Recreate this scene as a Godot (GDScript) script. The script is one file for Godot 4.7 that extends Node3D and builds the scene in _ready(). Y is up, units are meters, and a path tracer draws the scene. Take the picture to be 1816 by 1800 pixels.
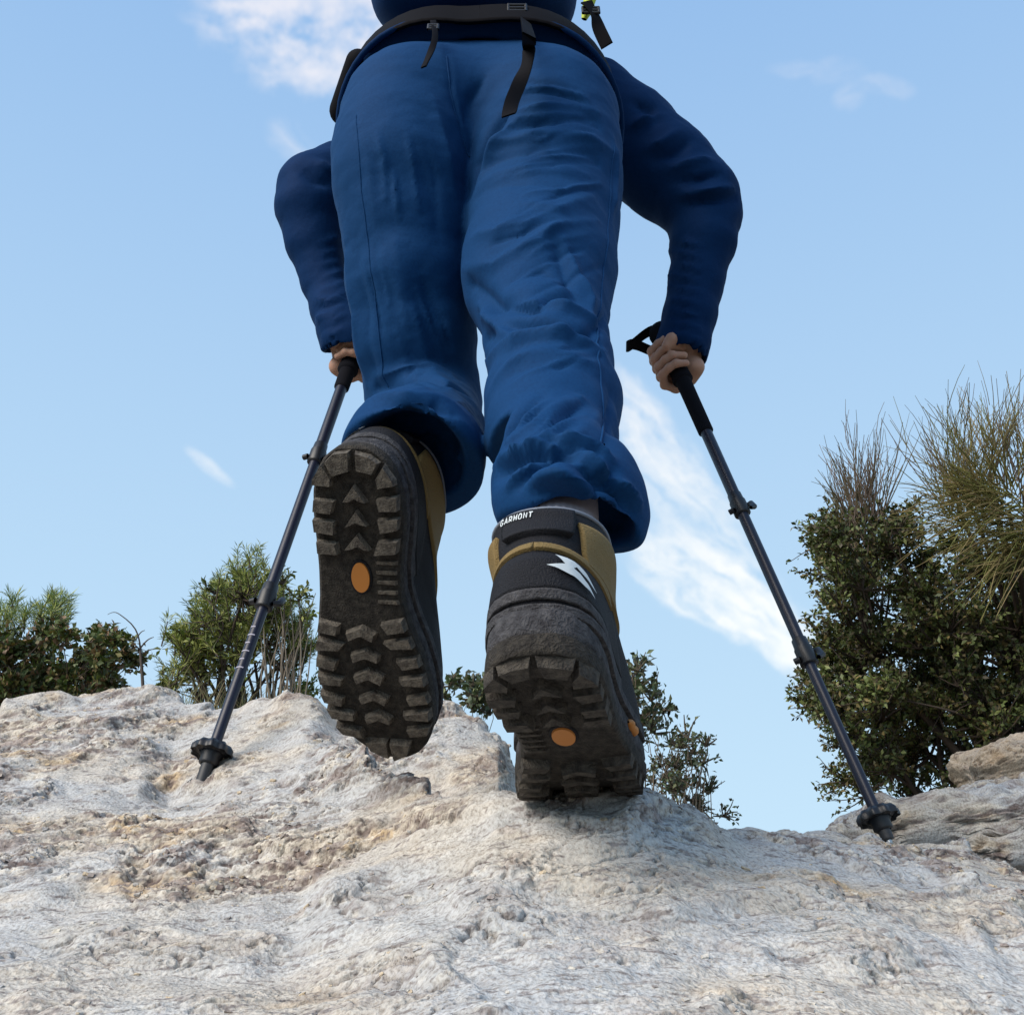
extends Node3D

# ---------------------------------------------------------------- measuring
const EYE := Vector3(0.0, 0.1, 0.0)          # the camera stands low before the rock
const PITCH := 20.0
const FOCAL := 1821.0
var cs := cos(deg_to_rad(PITCH))
var sn := sin(deg_to_rad(PITCH))

func at(x: float, y: float, depth: float) -> Vector3:
	var r := (x - 908.0) / FOCAL * depth
	var u := (900.0 - y) / FOCAL * depth
	return EYE + Vector3(r, depth * sn + u * cs, -(depth * cs - u * sn))

# ---------------------------------------------------------------- bookkeeping
var taken := {}

func numbered(called: String) -> String:
	var n: int = taken.get(called, 0)
	taken[called] = n + 1
	return called if n == 0 else "%s_%03d" % [called, n]

func tag(o: Node, label: String, category: String, group := "", kind := "") -> void:
	if label: o.set_meta("label", label)
	if category: o.set_meta("category", category)
	if group: o.set_meta("group", group)
	if kind: o.set_meta("kind", kind)

func thing(called: String, label: String, category: String, where := Transform3D(), group := "") -> Node3D:
	var o := Node3D.new()
	o.name = numbered(called)
	o.transform = where
	add_child(o)
	tag(o, label, category, group)
	return o

func put(called: String, mesh: Mesh, mat: Material, parent: Node) -> MeshInstance3D:
	var o := MeshInstance3D.new()
	o.name = numbered(called) if parent == self else called
	o.mesh = mesh
	o.material_override = mat
	parent.add_child(o, true)
	return o

# ---------------------------------------------------------------- mesh collecting
class MB:
	var v := PackedVector3Array()
	var n := PackedVector3Array()
	var c := PackedColorArray()
	var i := PackedInt32Array()
	var colored := false
	var uv := PackedVector2Array()
	func quad(a: int, b: int, cc: int, d: int) -> void:
		i.append_array(PackedInt32Array([a, b, cc, a, cc, d]))
	func tri_flat(a: Vector3, b: Vector3, cc: Vector3, col := Color.WHITE) -> void:
		var s := v.size()
		var nn := (cc - a).cross(b - a).normalized()
		v.append_array(PackedVector3Array([a, b, cc]))
		n.append_array(PackedVector3Array([nn, nn, nn]))
		if colored: c.append_array(PackedColorArray([col, col, col]))
		i.append_array(PackedInt32Array([s, s + 1, s + 2]))
	func smooth() -> void:
		n = PackedVector3Array()
		n.resize(v.size())
		for k in range(0, i.size(), 3):
			var a := i[k]
			var b := i[k + 1]
			var d := i[k + 2]
			var nn := (v[d] - v[a]).cross(v[b] - v[a])
			n[a] += nn
			n[b] += nn
			n[d] += nn
		for k in n.size():
			n[k] = n[k].normalized()
	# a grid of rows x cols vertices that have been appended from index s on
	func grid(s: int, rows: int, cols: int, closed := false, flip := false) -> void:
		for r in rows - 1:
			for k in (cols if closed else cols - 1):
				var a := s + r * cols + k
				var b := s + r * cols + (k + 1) % cols
				if flip: quad(a, b, b + cols, a + cols)
				else: quad(a, a + cols, b + cols, b)
	func tube(pts: Array, radii: Array, sides := 8, caps := true, col := Color.WHITE) -> void:
		var s := v.size()
		var up := Vector3(0.3, 0.9, 0.21)
		var m := pts.size()
		for k in m:
			var d: Vector3 = (pts[mini(k + 1, m - 1)] - pts[maxi(k - 1, 0)]).normalized()
			var x := d.cross(up).normalized()
			if x.length() < 0.5: x = d.cross(Vector3.RIGHT).normalized()
			up = x.cross(d).normalized()
			for j in sides:
				var a := TAU * j / sides
				var o := x * cos(a) + up * sin(a)
				v.append(pts[k] + o * float(radii[k]))
				n.append(o)
				if colored: c.append(col)
		grid(s, m, sides, true, true)
		if caps:
			for e in [0, m - 1]:
				var d2: Vector3 = (pts[1] - pts[0]).normalized() * -1.0 if e == 0 else (pts[m - 1] - pts[m - 2]).normalized()
				var t := v.size()
				v.append(pts[e])
				n.append(d2)
				if colored: c.append(col)
				for j in sides:
					v.append(v[s + e * sides + j])
					n.append(d2)
					if colored: c.append(col)
				for j in sides:
					if e == 0: i.append_array(PackedInt32Array([t, t + 1 + j, t + 1 + (j + 1) % sides]))
					else: i.append_array(PackedInt32Array([t, t + 1 + (j + 1) % sides, t + 1 + j]))
	func mesh() -> ArrayMesh:
		var a := []
		a.resize(Mesh.ARRAY_MAX)
		a[Mesh.ARRAY_VERTEX] = v
		a[Mesh.ARRAY_NORMAL] = n
		if colored: a[Mesh.ARRAY_COLOR] = c
		if uv.size() == v.size(): a[Mesh.ARRAY_TEX_UV] = uv
		a[Mesh.ARRAY_INDEX] = i
		var m := ArrayMesh.new()
		m.add_surface_from_arrays(Mesh.PRIMITIVE_TRIANGLES, a)
		return m

func mb(colored := false) -> MB:
	var m := MB.new()
	m.colored = colored
	return m

# lathe round Y: profile of Vector2(radius, y)
func lathe(m: MB, prof: Array, sides := 20, t := Transform3D(), wave := 0.0, waves := 8) -> void:
	var s := m.v.size()
	for p in prof:
		for j in sides:
			var a := TAU * j / sides
			var r: float = p.x * (1.0 + wave * sin(a * waves))
			m.v.append(t * Vector3(cos(a) * r, p.y, sin(a) * r))
			m.n.append(Vector3.UP)
			if m.colored: m.c.append(Color.WHITE)
	m.grid(s, prof.size(), sides, true, true)

# ---------------------------------------------------------------- bodies from joints: smooth union of tapered capsules, meshed as surface nets
class Field:
	var a := PackedVector3Array()
	var d := PackedVector3Array()
	var inv := PackedFloat32Array()
	var r := PackedFloat32Array()
	var dr := PackedFloat32Array()
	var k := PackedFloat32Array()
	var cut := PackedByteArray()
	var planes := []           # [normal, offset]: what lies on the normal's side is cut away
	var every := PackedInt32Array()
	var v := PackedVector3Array()
	var i := PackedInt32Array()
	func bone(p: Vector3, q: Vector3, rp: float, rq: float, soft := 0.03, carve := false) -> void:
		every.append(a.size())
		a.append(p)
		d.append(q - p)
		inv.append(1.0 / maxf((q - p).length_squared(), 1e-9))
		r.append(rp)
		dr.append(rq - rp)
		k.append(soft)
		cut.append(1 if carve else 0)
	func chain(pts: Array, soft := 0.03, carve := false) -> void:    # [[point, radius], ...]
		for j in pts.size() - 1:
			bone(pts[j][0], pts[j + 1][0], pts[j][1], pts[j + 1][1], soft, carve)
	func dist(p: Vector3, which: PackedInt32Array) -> float:
		var best := 1e3
		for j in which:
			var q := p - a[j]
			var t := clampf(q.dot(d[j]) * inv[j], 0.0, 1.0)
			var e := (q - d[j] * t).length() - r[j] - dr[j] * t
			var kk := k[j]
			if cut[j] == 1:
				e = -e
				var h := maxf(kk - absf(best - e), 0.0) / kk
				best = maxf(best, e) + h * h * kk * 0.25
			else:
				var h2 := maxf(kk - absf(best - e), 0.0) / kk
				best = minf(best, e) - h2 * h2 * kk * 0.25
		for pl in planes:
			var e2: float = p.dot(pl[0]) - float(pl[1])
			if pl.size() > 2: e2 = minf(e2, float(pl[3]) - p.distance_to(pl[2]))
			var h3 := maxf(0.006 - absf(best - e2), 0.0) / 0.006
			best = maxf(best, e2) + h3 * h3 * 0.0015
		return best
	func slice(p: Vector3, q: Vector3, o: Vector3, beyond: Vector3, reach: float) -> void:    # cuts off, within reach, what lies on that side of the plane through three points
		var nn := (q - p).cross(o - p).normalized()
		if nn.dot(beyond - p) < 0.0: nn = -nn
		planes.append([nn, nn.dot(p), (p + q + o) / 3.0, reach])
	func near(p: Vector3, reach: float) -> PackedInt32Array:
		var out := PackedInt32Array()
		for j in every:
			var q := p - a[j]
			var t := clampf(q.dot(d[j]) * inv[j], 0.0, 1.0)
			if (q - d[j] * t).length() - r[j] - dr[j] * t < reach + k[j]: out.append(j)
		return out
	func hit(from: Vector3, to: Vector3) -> Vector3:
		var dir := (to - from).normalized()
		var s := 0.2
		for j in 120:
			var e := dist(from + dir * s, every)
			if e < 0.0005: break
			s += e * 0.8
			if s > 4.0: break
		return from + dir * s
	func build(cell: float) -> void:
		var lo := Vector3.ONE * 1e3
		var hi := -lo
		for j in every:
			if cut[j] == 1: continue
			for e in [[a[j], r[j]], [a[j] + d[j], r[j] + dr[j]]]:
				lo = lo.min(e[0] - Vector3.ONE * (e[1] + 0.03))
				hi = hi.max(e[0] + Vector3.ONE * (e[1] + 0.03))
		var nb := Vector3i(((hi - lo) / (cell * 16.0)).ceil())
		var nx := nb.x * 16 + 1
		var ny := nb.y * 16 + 1
		var nz := nb.z * 16 + 1
		var val := PackedFloat32Array()
		val.resize(nx * ny * nz)
		val.fill(9.0)
		var sx := 1
		var sy := nx
		var sz := nx * ny
		var cells := PackedInt32Array()    # corners of active small blocks
		var big := cell * 8.0 * 1.7321
		var small := cell * 2.0 * 1.7321
		for bz in nb.z:
			for by in nb.y:
				for bx in nb.x:
					var c0 := lo + Vector3(bx * 16 + 8, by * 16 + 8, bz * 16 + 8) * cell
					var some := near(c0, big + 0.002)
					if some.is_empty() or absf(dist(c0, every)) > big + 0.012: continue
					for k4 in 64:
						var ox := bx * 16 + (k4 & 3) * 4
						var oy := by * 16 + ((k4 >> 2) & 3) * 4
						var oz := bz * 16 + (k4 >> 4) * 4
						var c1 := lo + Vector3(ox + 2, oy + 2, oz + 2) * cell
						if absf(dist(c1, some)) > small + cell * 0.8: continue
						cells.append_array(PackedInt32Array([ox, oy, oz]))
						for z in 5:
							for y in 5:
								var row := ox + (oy + y) * sy + (oz + z) * sz
								for x in 5:
									if val[row + x] > 8.0:
										val[row + x] = dist(lo + Vector3(ox + x, oy + y, oz + z) * cell, some)
		var made := {}
		var corner := PackedInt32Array([0, sx, sy, sx + sy, sz, sx + sz, sy + sz, sx + sy + sz])
		var offs := [Vector3(0, 0, 0), Vector3(1, 0, 0), Vector3(0, 1, 0), Vector3(1, 1, 0), Vector3(0, 0, 1), Vector3(1, 0, 1), Vector3(0, 1, 1), Vector3(1, 1, 1)]
		var edges := PackedInt32Array([0, 1, 2, 3, 4, 5, 6, 7, 0, 2, 1, 3, 4, 6, 5, 7, 0, 4, 1, 5, 2, 6, 3, 7])
		for b in range(0, cells.size(), 3):
			for z in 4:
				for y in 4:
					for x in 4:
						var gx := cells[b] + x
						var gy := cells[b + 1] + y
						var gz := cells[b + 2] + z
						var o := gx + gy * sy + gz * sz
						var inside := 0
						for j in 8:
							if val[o + corner[j]] < 0.0: inside += 1
						if inside == 0 or inside == 8: continue
						var sum := Vector3.ZERO
						var cnt := 0
						for j in range(0, 24, 2):
							var p := edges[j]
							var q := edges[j + 1]
							var vp := val[o + corner[p]]
							var vq := val[o + corner[q]]
							if (vp < 0.0) != (vq < 0.0):
								sum += (offs[p] as Vector3).lerp(offs[q], vp / (vp - vq))
								cnt += 1
						made[o] = v.size()
						v.append(lo + (Vector3(gx, gy, gz) + sum / cnt) * cell)
		for o in made:
			var v0 := val[o]
			for axis in 3:
				var s1: int = [sx, sy, sz][axis]
				if val[o + s1] > 8.0 or (v0 < 0.0) == (val[o + s1] < 0.0): continue
				var s2: int = [sy, sz, sx][axis]
				var s3: int = [sz, sx, sy][axis]
				if not (made.has(o - s2) and made.has(o - s3) and made.has(o - s2 - s3)): continue
				var q0: int = made[o]
				var q1: int = made[o - s2]
				var q2: int = made[o - s2 - s3]
				var q3: int = made[o - s3]
				if v0 < 0.0: i.append_array(PackedInt32Array([q0, q2, q1, q0, q3, q2]))
				else: i.append_array(PackedInt32Array([q0, q1, q2, q0, q2, q3]))
	func settle() -> PackedVector3Array:       # moves every vertex onto the surface, gives the normals there
		var n := PackedVector3Array()
		n.resize(v.size())
		var e := 0.0015
		for j in v.size():
			var some := near(v[j], 0.01)
			var p := v[j]
			var d0 := dist(p, some)
			var g := Vector3(dist(p + Vector3(e, 0, 0), some) - d0, dist(p + Vector3(0, e, 0), some) - d0, dist(p + Vector3(0, 0, e), some) - d0) / e
			var gl := g.length()
			if gl > 0.3:
				v[j] = p - g / gl * clampf(d0 / gl, -0.004, 0.004)
				n[j] = g / gl
			else:
				n[j] = Vector3.UP
		return n

func field_mesh(f: Field) -> MB:
	var m := mb()
	m.v = f.v
	m.i = f.i
	m.smooth()
	return m

# ---------------------------------------------------------------- materials and textures
func noise(kind: int, freq: float, octaves: int, sd: int, gain := 0.5) -> FastNoiseLite:
	var n := FastNoiseLite.new()
	n.noise_type = kind
	n.frequency = freq
	n.seed = sd
	n.fractal_octaves = octaves
	n.fractal_gain = gain
	n.fractal_type = FastNoiseLite.FRACTAL_FBM if octaves > 1 else FastNoiseLite.FRACTAL_NONE
	return n

func ntex(n: FastNoiseLite, size := 512, ramp: Array = []) -> NoiseTexture2D:
	var t := NoiseTexture2D.new()
	t.width = size
	t.height = size
	t.seamless = true
	t.noise = n
	if ramp.size():
		var g := Gradient.new()
		var offs := PackedFloat32Array()
		var cols := PackedColorArray()
		for e in ramp:
			offs.append(e[0])
			cols.append(e[1])
		g.offsets = offs
		g.colors = cols
		t.color_ramp = g
	return t

func lin(r: float, g: float, b: float) -> Color:
	return Color(r, g, b).linear_to_srgb()

func mat(albedo: Color, rough := 0.8, spec := 0.5) -> StandardMaterial3D:
	var m := StandardMaterial3D.new()
	m.albedo_color = albedo
	m.roughness = rough
	m.metallic_specular = spec
	return m

func triplanar(m: StandardMaterial3D, per_metre: float, world := true) -> void:
	m.uv1_triplanar = true
	m.uv1_world_triplanar = world
	m.uv1_scale = Vector3.ONE * per_metre
	m.uv1_triplanar_sharpness = 7.0

var M := {}

func make_materials() -> void:
	var grain := noise(FastNoiseLite.TYPE_SIMPLEX_SMOOTH, 0.022, 5, 11, 0.6)
	grain.fractal_type = FastNoiseLite.FRACTAL_RIDGED
	var grit := noise(FastNoiseLite.TYPE_SIMPLEX_SMOOTH, 0.05, 5, 23, 0.7)
	var rock := mat(Color.WHITE, 0.95, 0.25)
	rock.vertex_color_use_as_albedo = true
	rock.albedo_texture = ntex(grit, 1024, [[0.0, Color(0.62, 0.59, 0.57)], [0.35, Color(0.86, 0.845, 0.83)], [0.5, Color(0.95, 0.945, 0.94)], [0.7, Color(1, 1, 0.995)], [1.0, Color(1, 1, 1)]])
	rock.heightmap_enabled = true
	rock.heightmap_texture = ntex(grain, 1024)
	rock.heightmap_scale = 0.11
	triplanar(rock, 4.5)
	M.rock = rock
	M.rock_slope = rock
	var cloth := mat(lin(0.006, 0.043, 0.130), 0.75, 0.18)
	cloth.rim_enabled = true
	cloth.rim = 0.1
	cloth.rim_tint = 0.6
	cloth.heightmap_enabled = true
	cloth.heightmap_texture = ntex(noise(FastNoiseLite.TYPE_SIMPLEX_SMOOTH, 0.02, 5, 5, 0.55), 512)
	cloth.heightmap_scale = 0.025
	cloth.albedo_texture = ntex(noise(FastNoiseLite.TYPE_SIMPLEX_SMOOTH, 0.06, 4, 15, 0.7), 512, [[0.0, Color(0.86, 0.87, 0.89)], [0.5, Color(0.95, 0.96, 0.97)], [1.0, Color(1, 1, 1)]])
	triplanar(cloth, 7.0)
	M.trousers = cloth
	var jk: StandardMaterial3D = cloth.duplicate()
	jk.albedo_color = lin(0.0016, 0.022, 0.082)
	M.jacket = jk
	var pk: StandardMaterial3D = cloth.duplicate()
	pk.albedo_color = lin(0.005, 0.032, 0.11)
	M.pack = pk
	M.webbing = mat(lin(0.004, 0.004, 0.006), 0.8, 0.2)
	M.lime = mat(lin(0.45, 0.55, 0.02), 0.6)
	M.rubber = mat(lin(0.045, 0.041, 0.037), 0.85, 0.35)
	M.rubber.heightmap_enabled = true
	M.rubber.heightmap_texture = M.rock.heightmap_texture
	M.rubber.heightmap_scale = 0.15
	M.rubber.albedo_texture = ntex(noise(FastNoiseLite.TYPE_SIMPLEX_SMOOTH, 0.02, 5, 77, 0.6), 512, [[0.0, Color(0.55, 0.52, 0.5)], [0.5, Color(0.85, 0.83, 0.8)], [0.75, Color(1, 0.97, 0.92)], [1.0, Color(1, 1, 1)]])
	triplanar(M.rubber, 9.0, false)
	M.rubber_dusty = M.rubber.duplicate()
	M.rubber_dusty.albedo_color = lin(0.145, 0.132, 0.117)
	M.rubber_worn = M.rubber.duplicate()
	M.rubber_worn.albedo_color = lin(0.08, 0.073, 0.066)
	M.rand = M.rubber.duplicate()
	M.rand.albedo_color = lin(0.075, 0.077, 0.09)
	M.black = mat(lin(0.009, 0.009, 0.012), 0.7, 0.35)
	M.black.heightmap_enabled = true
	M.black.heightmap_texture = M.rock.heightmap_texture
	M.black.heightmap_scale = 0.1
	triplanar(M.black, 14.0, false)
	M.tan = M.black.duplicate()
	M.tan.albedo_color = lin(0.20, 0.135, 0.05)
	M.white_print = mat(lin(0.56, 0.60, 0.61), 0.6)
	M.orange = mat(lin(0.42, 0.15, 0.02), 0.6)
	M.sock = mat(lin(0.42, 0.40, 0.46), 0.95, 0.2)
	M.piping = mat(lin(0.16, 0.18, 0.22), 0.7)
	M.skin = mat(lin(0.44, 0.25, 0.175), 0.6, 0.4)
	M.skin.subsurf_scatter_enabled = true
	M.skin.subsurf_scatter_strength = 0.12
	M.hair = mat(lin(0.03, 0.02, 0.015), 0.7)
	M.pole = mat(lin(0.008, 0.009, 0.022), 0.4, 0.45)
	M.plastic = mat(lin(0.006, 0.006, 0.008), 0.45, 0.5)
	M.foam = mat(lin(0.008, 0.008, 0.011), 0.95, 0.2)
	M.ferrule = mat(lin(0.02, 0.02, 0.022), 0.55)
	M.steel = mat(lin(0.4, 0.4, 0.4), 0.35)
	M.steel.metallic = 1.0
	var leaf := mat(Color.WHITE, 0.55, 0.45)
	leaf.vertex_color_use_as_albedo = true
	leaf.backlight_enabled = true
	leaf.backlight = Color(0.35, 0.45, 0.12)
	M.leaf = leaf
	var twig := mat(Color.WHITE, 0.9, 0.2)
	twig.vertex_color_use_as_albedo = true
	M.twig = twig
	var soil := mat(lin(0.20, 0.17, 0.12), 0.95, 0.2)
	soil.albedo_texture = rock.albedo_texture
	soil.heightmap_enabled = true
	soil.heightmap_texture = rock.heightmap_texture
	soil.heightmap_scale = 2.0
	triplanar(soil, 0.8)
	M.soil = soil

# ---------------------------------------------------------------- sky, sun, camera
func cloud_cover() -> ImageTexture:
	var w := 3072
	var h := 1536
	var data := PackedByteArray()
	data.resize(w * h * 4)
	var streak := noise(FastNoiseLite.TYPE_SIMPLEX_SMOOTH, 1.0, 5, 3, 0.55)
	var puff := noise(FastNoiseLite.TYPE_SIMPLEX_SMOOTH, 1.0, 5, 9, 0.55)
	# each cloud: azimuth and height of its middle in degrees, turn of its long axis, half length, half width, strength, softness of streaks, seed
	var list := [
		[-13.4, 44.6, 8.0, 6.6, 3.4, 1.0, 0.0], [-10.0, 49.0, 25.0, 9.0, 3.0, 0.8, 3.0], [-15.5, 46.0, 0.0, 5.5, 1.8, 0.6, 5.0], [-11.5, 42.6, 12.0, 4.0, 1.5, 0.6, 6.0],
		[11.5, 15.0, -38.0, 6.2, 1.8, 1.15, 7.0], [12.8, 15.6, -42.0, 5.6, 1.5, 0.9, 11.0], [9.0, 23.2, -52.0, 5.4, 1.5, 0.75, 13.0], [10.3, 19.4, -50.0, 5.4, 2.3, 0.55, 17.0], [14.8, 12.4, -38.0, 4.6, 1.4, 0.9, 19.0], [8.0, 25.2, -56.0, 3.4, 1.1, 0.6, 23.0],
		[-17.6, 21.3, -35.0, 1.7, 0.42, 0.5, 29.0], [-14.5, 38.5, -30.0, 1.8, 0.9, 0.30, 31.0], [-10.4, 41.5, -40.0, 1.6, 0.8, 0.35, 37.0],
		[20.5, 41.0, -15.0, 2.6, 0.8, 0.22, 41.0], [22.3, 39.6, 15.0, 0.9, 0.7, 0.25, 43.0], [24.5, 39.6, -20.0, 1.5, 0.5, 0.25, 47.0],
	]
	var rng := RandomNumberGenerator.new()
	rng.seed = 8
	for k in 26:      # the same thin cloud all round the sky
		var az := rng.randf_range(48, 312)
		list.append([az, rng.randf_range(10, 62), rng.randf_range(-50, 20), rng.randf_range(4, 11), rng.randf_range(1.2, 3.6), rng.randf_range(0.4, 1.1), 100.0 + k * 7.0])
	for q in list:
		var ch := cos(deg_to_rad(q[1]))
		var reach: float = (q[3] * 1.7 + 1.0)
		var ex := int(reach / maxf(ch, 0.15) / 360.0 * w)
		var ey := int(reach / 180.0 * h)
		var cx := int(q[0] / 360.0 * w)
		var cy := int((90.0 - q[1]) / 180.0 * h)
		var ct := cos(deg_to_rad(q[2]))
		var st := sin(deg_to_rad(q[2]))
		for y in range(maxi(cy - ey, 0), mini(cy + ey, h / 2 - 1)):
			var el := 90.0 - (y + 0.5) / h * 180.0
			for x in range(cx - ex, cx + ex):
				var dx: float = (float(x) + 0.5) / w * 360.0 - q[0]
				dx *= ch
				var dy: float = el - q[1]
				var u := (dx * ct + dy * st)
				var v := (-dx * st + dy * ct)
				var warp := puff.get_noise_3d(u * 0.22, v * 0.3, q[6]) * 1.1
				var e: float = u / q[3]
				var f: float = (v + warp * q[4] * 0.6) / q[4]
				var m := 1.0 - e * e - f * f
				if m <= -0.25: continue
				m = smoothstep(-0.25, 0.85, m)
				var s := streak.get_noise_3d(u * 0.16, v * 0.85 + warp * 0.8, q[6] + 50.0)
				var p := puff.get_noise_3d(u * 0.6, v * 0.8, q[6] + 9.0)
				var al: float = m * clampf(0.56 + (0.5 if q[6] < 6.5 else 1.15) * s + (0.9 if q[6] < 6.5 else 0.3) * p, 0.0, 1.4) * q[5]
				if al <= 0.004: continue
				var o := (y * w + posmod(x, w)) * 4
				var old := data[o + 3] / 255.0
				al = 1.0 - (1.0 - old) * (1.0 - clampf(al, 0.0, 0.97))
				data[o] = 186
				data[o + 1] = 150
				data[o + 2] = 84
				data[o + 3] = int(al * 255.0)
	return ImageTexture.create_from_image(Image.create_from_data(w, h, false, Image.FORMAT_RGBA8, data))

func surroundings() -> void:
	var cam := Camera3D.new()
	cam.name = "camera"
	cam.position = EYE
	cam.rotation_degrees = Vector3(PITCH, 0, 0)
	cam.fov = rad_to_deg(2.0 * atan(900.0 / FOCAL))
	cam.near = 0.02
	cam.far = 3000.0
	add_child(cam)
	cam.current = true
	var sky := ProceduralSkyMaterial.new()
	sky.sky_top_color = lin(0.15, 0.355, 0.76)
	sky.sky_horizon_color = lin(0.585, 0.81, 0.985)
	sky.sky_curve = 0.75
	sky.ground_bottom_color = lin(0.22, 0.2, 0.17)
	sky.ground_horizon_color = lin(0.36, 0.38, 0.38)
	sky.sun_angle_max = 0.0
	sky.sky_cover = cloud_cover()
	var env := Environment.new()
	env.background_mode = Environment.BG_SKY
	env.sky = Sky.new()
	env.sky.sky_material = sky
	env.tonemap_mode = Environment.TONE_MAPPER_LINEAR
	env.tonemap_exposure = 1.0
	env.sdfgi_enabled = true
	env.ssao_enabled = true
	env.ssil_enabled = true
	var we := WorldEnvironment.new()
	we.name = "surroundings"
	we.environment = env
	add_child(we)
	var sun := DirectionalLight3D.new()
	sun.name = "sun"
	sun.light_energy = 1.45
	sun.light_color = Color(1.0, 0.965, 0.915)
	sun.light_angular_distance = 42.0
	sun.shadow_enabled = true
	sun.sky_mode = DirectionalLight3D.SKY_MODE_LIGHT_ONLY
	add_child(sun)
	sun.look_at_from_position(Vector3.ZERO, -Vector3(-0.58, 0.66, 0.48))

# ---------------------------------------------------------------- rock
# profiles of the rock, one for each bearing: (height in the picture, depth) pairs from near to far, then the fall behind the crest as (further, lower)
var bearings := PackedFloat32Array()
var tables := []
const F0 := -0.6
const F1 := 3.2
const FN := 400

func profile(px: float, pts: Array, behind: Array) -> void:
	var line := [Vector2(-0.6, -0.5), Vector2(-0.1, -0.27), Vector2(0.25, -0.16)]
	for p in pts:
		var w := at(px, p[0], p[1]) - EYE
		line.append(Vector2(-w.z, w.y))
	var last: Vector2 = line[-1]
	for b in behind:
		line.append(last + Vector2(b[0], -b[1]))
	var t := PackedFloat32Array()
	var k := 0
	for j in FN:
		var f := F0 + (F1 - F0) * j / (FN - 1)
		while k < line.size() - 2 and line[k + 1].x < f: k += 1
		var p: Vector2 = line[k]
		var q: Vector2 = line[k + 1]
		t.append(lerpf(p.y, q.y, clampf((f - p.x) / maxf(q.x - p.x, 1e-4), 0.0, 1.0)))
	var soft := t.duplicate()
	for j in range(1, FN - 1): soft[j] = (t[j - 1] + 2.0 * t[j] + t[j + 1]) / 4.0
	bearings.append((px - 908.0) / FOCAL)
	tables.append(soft)

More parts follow.
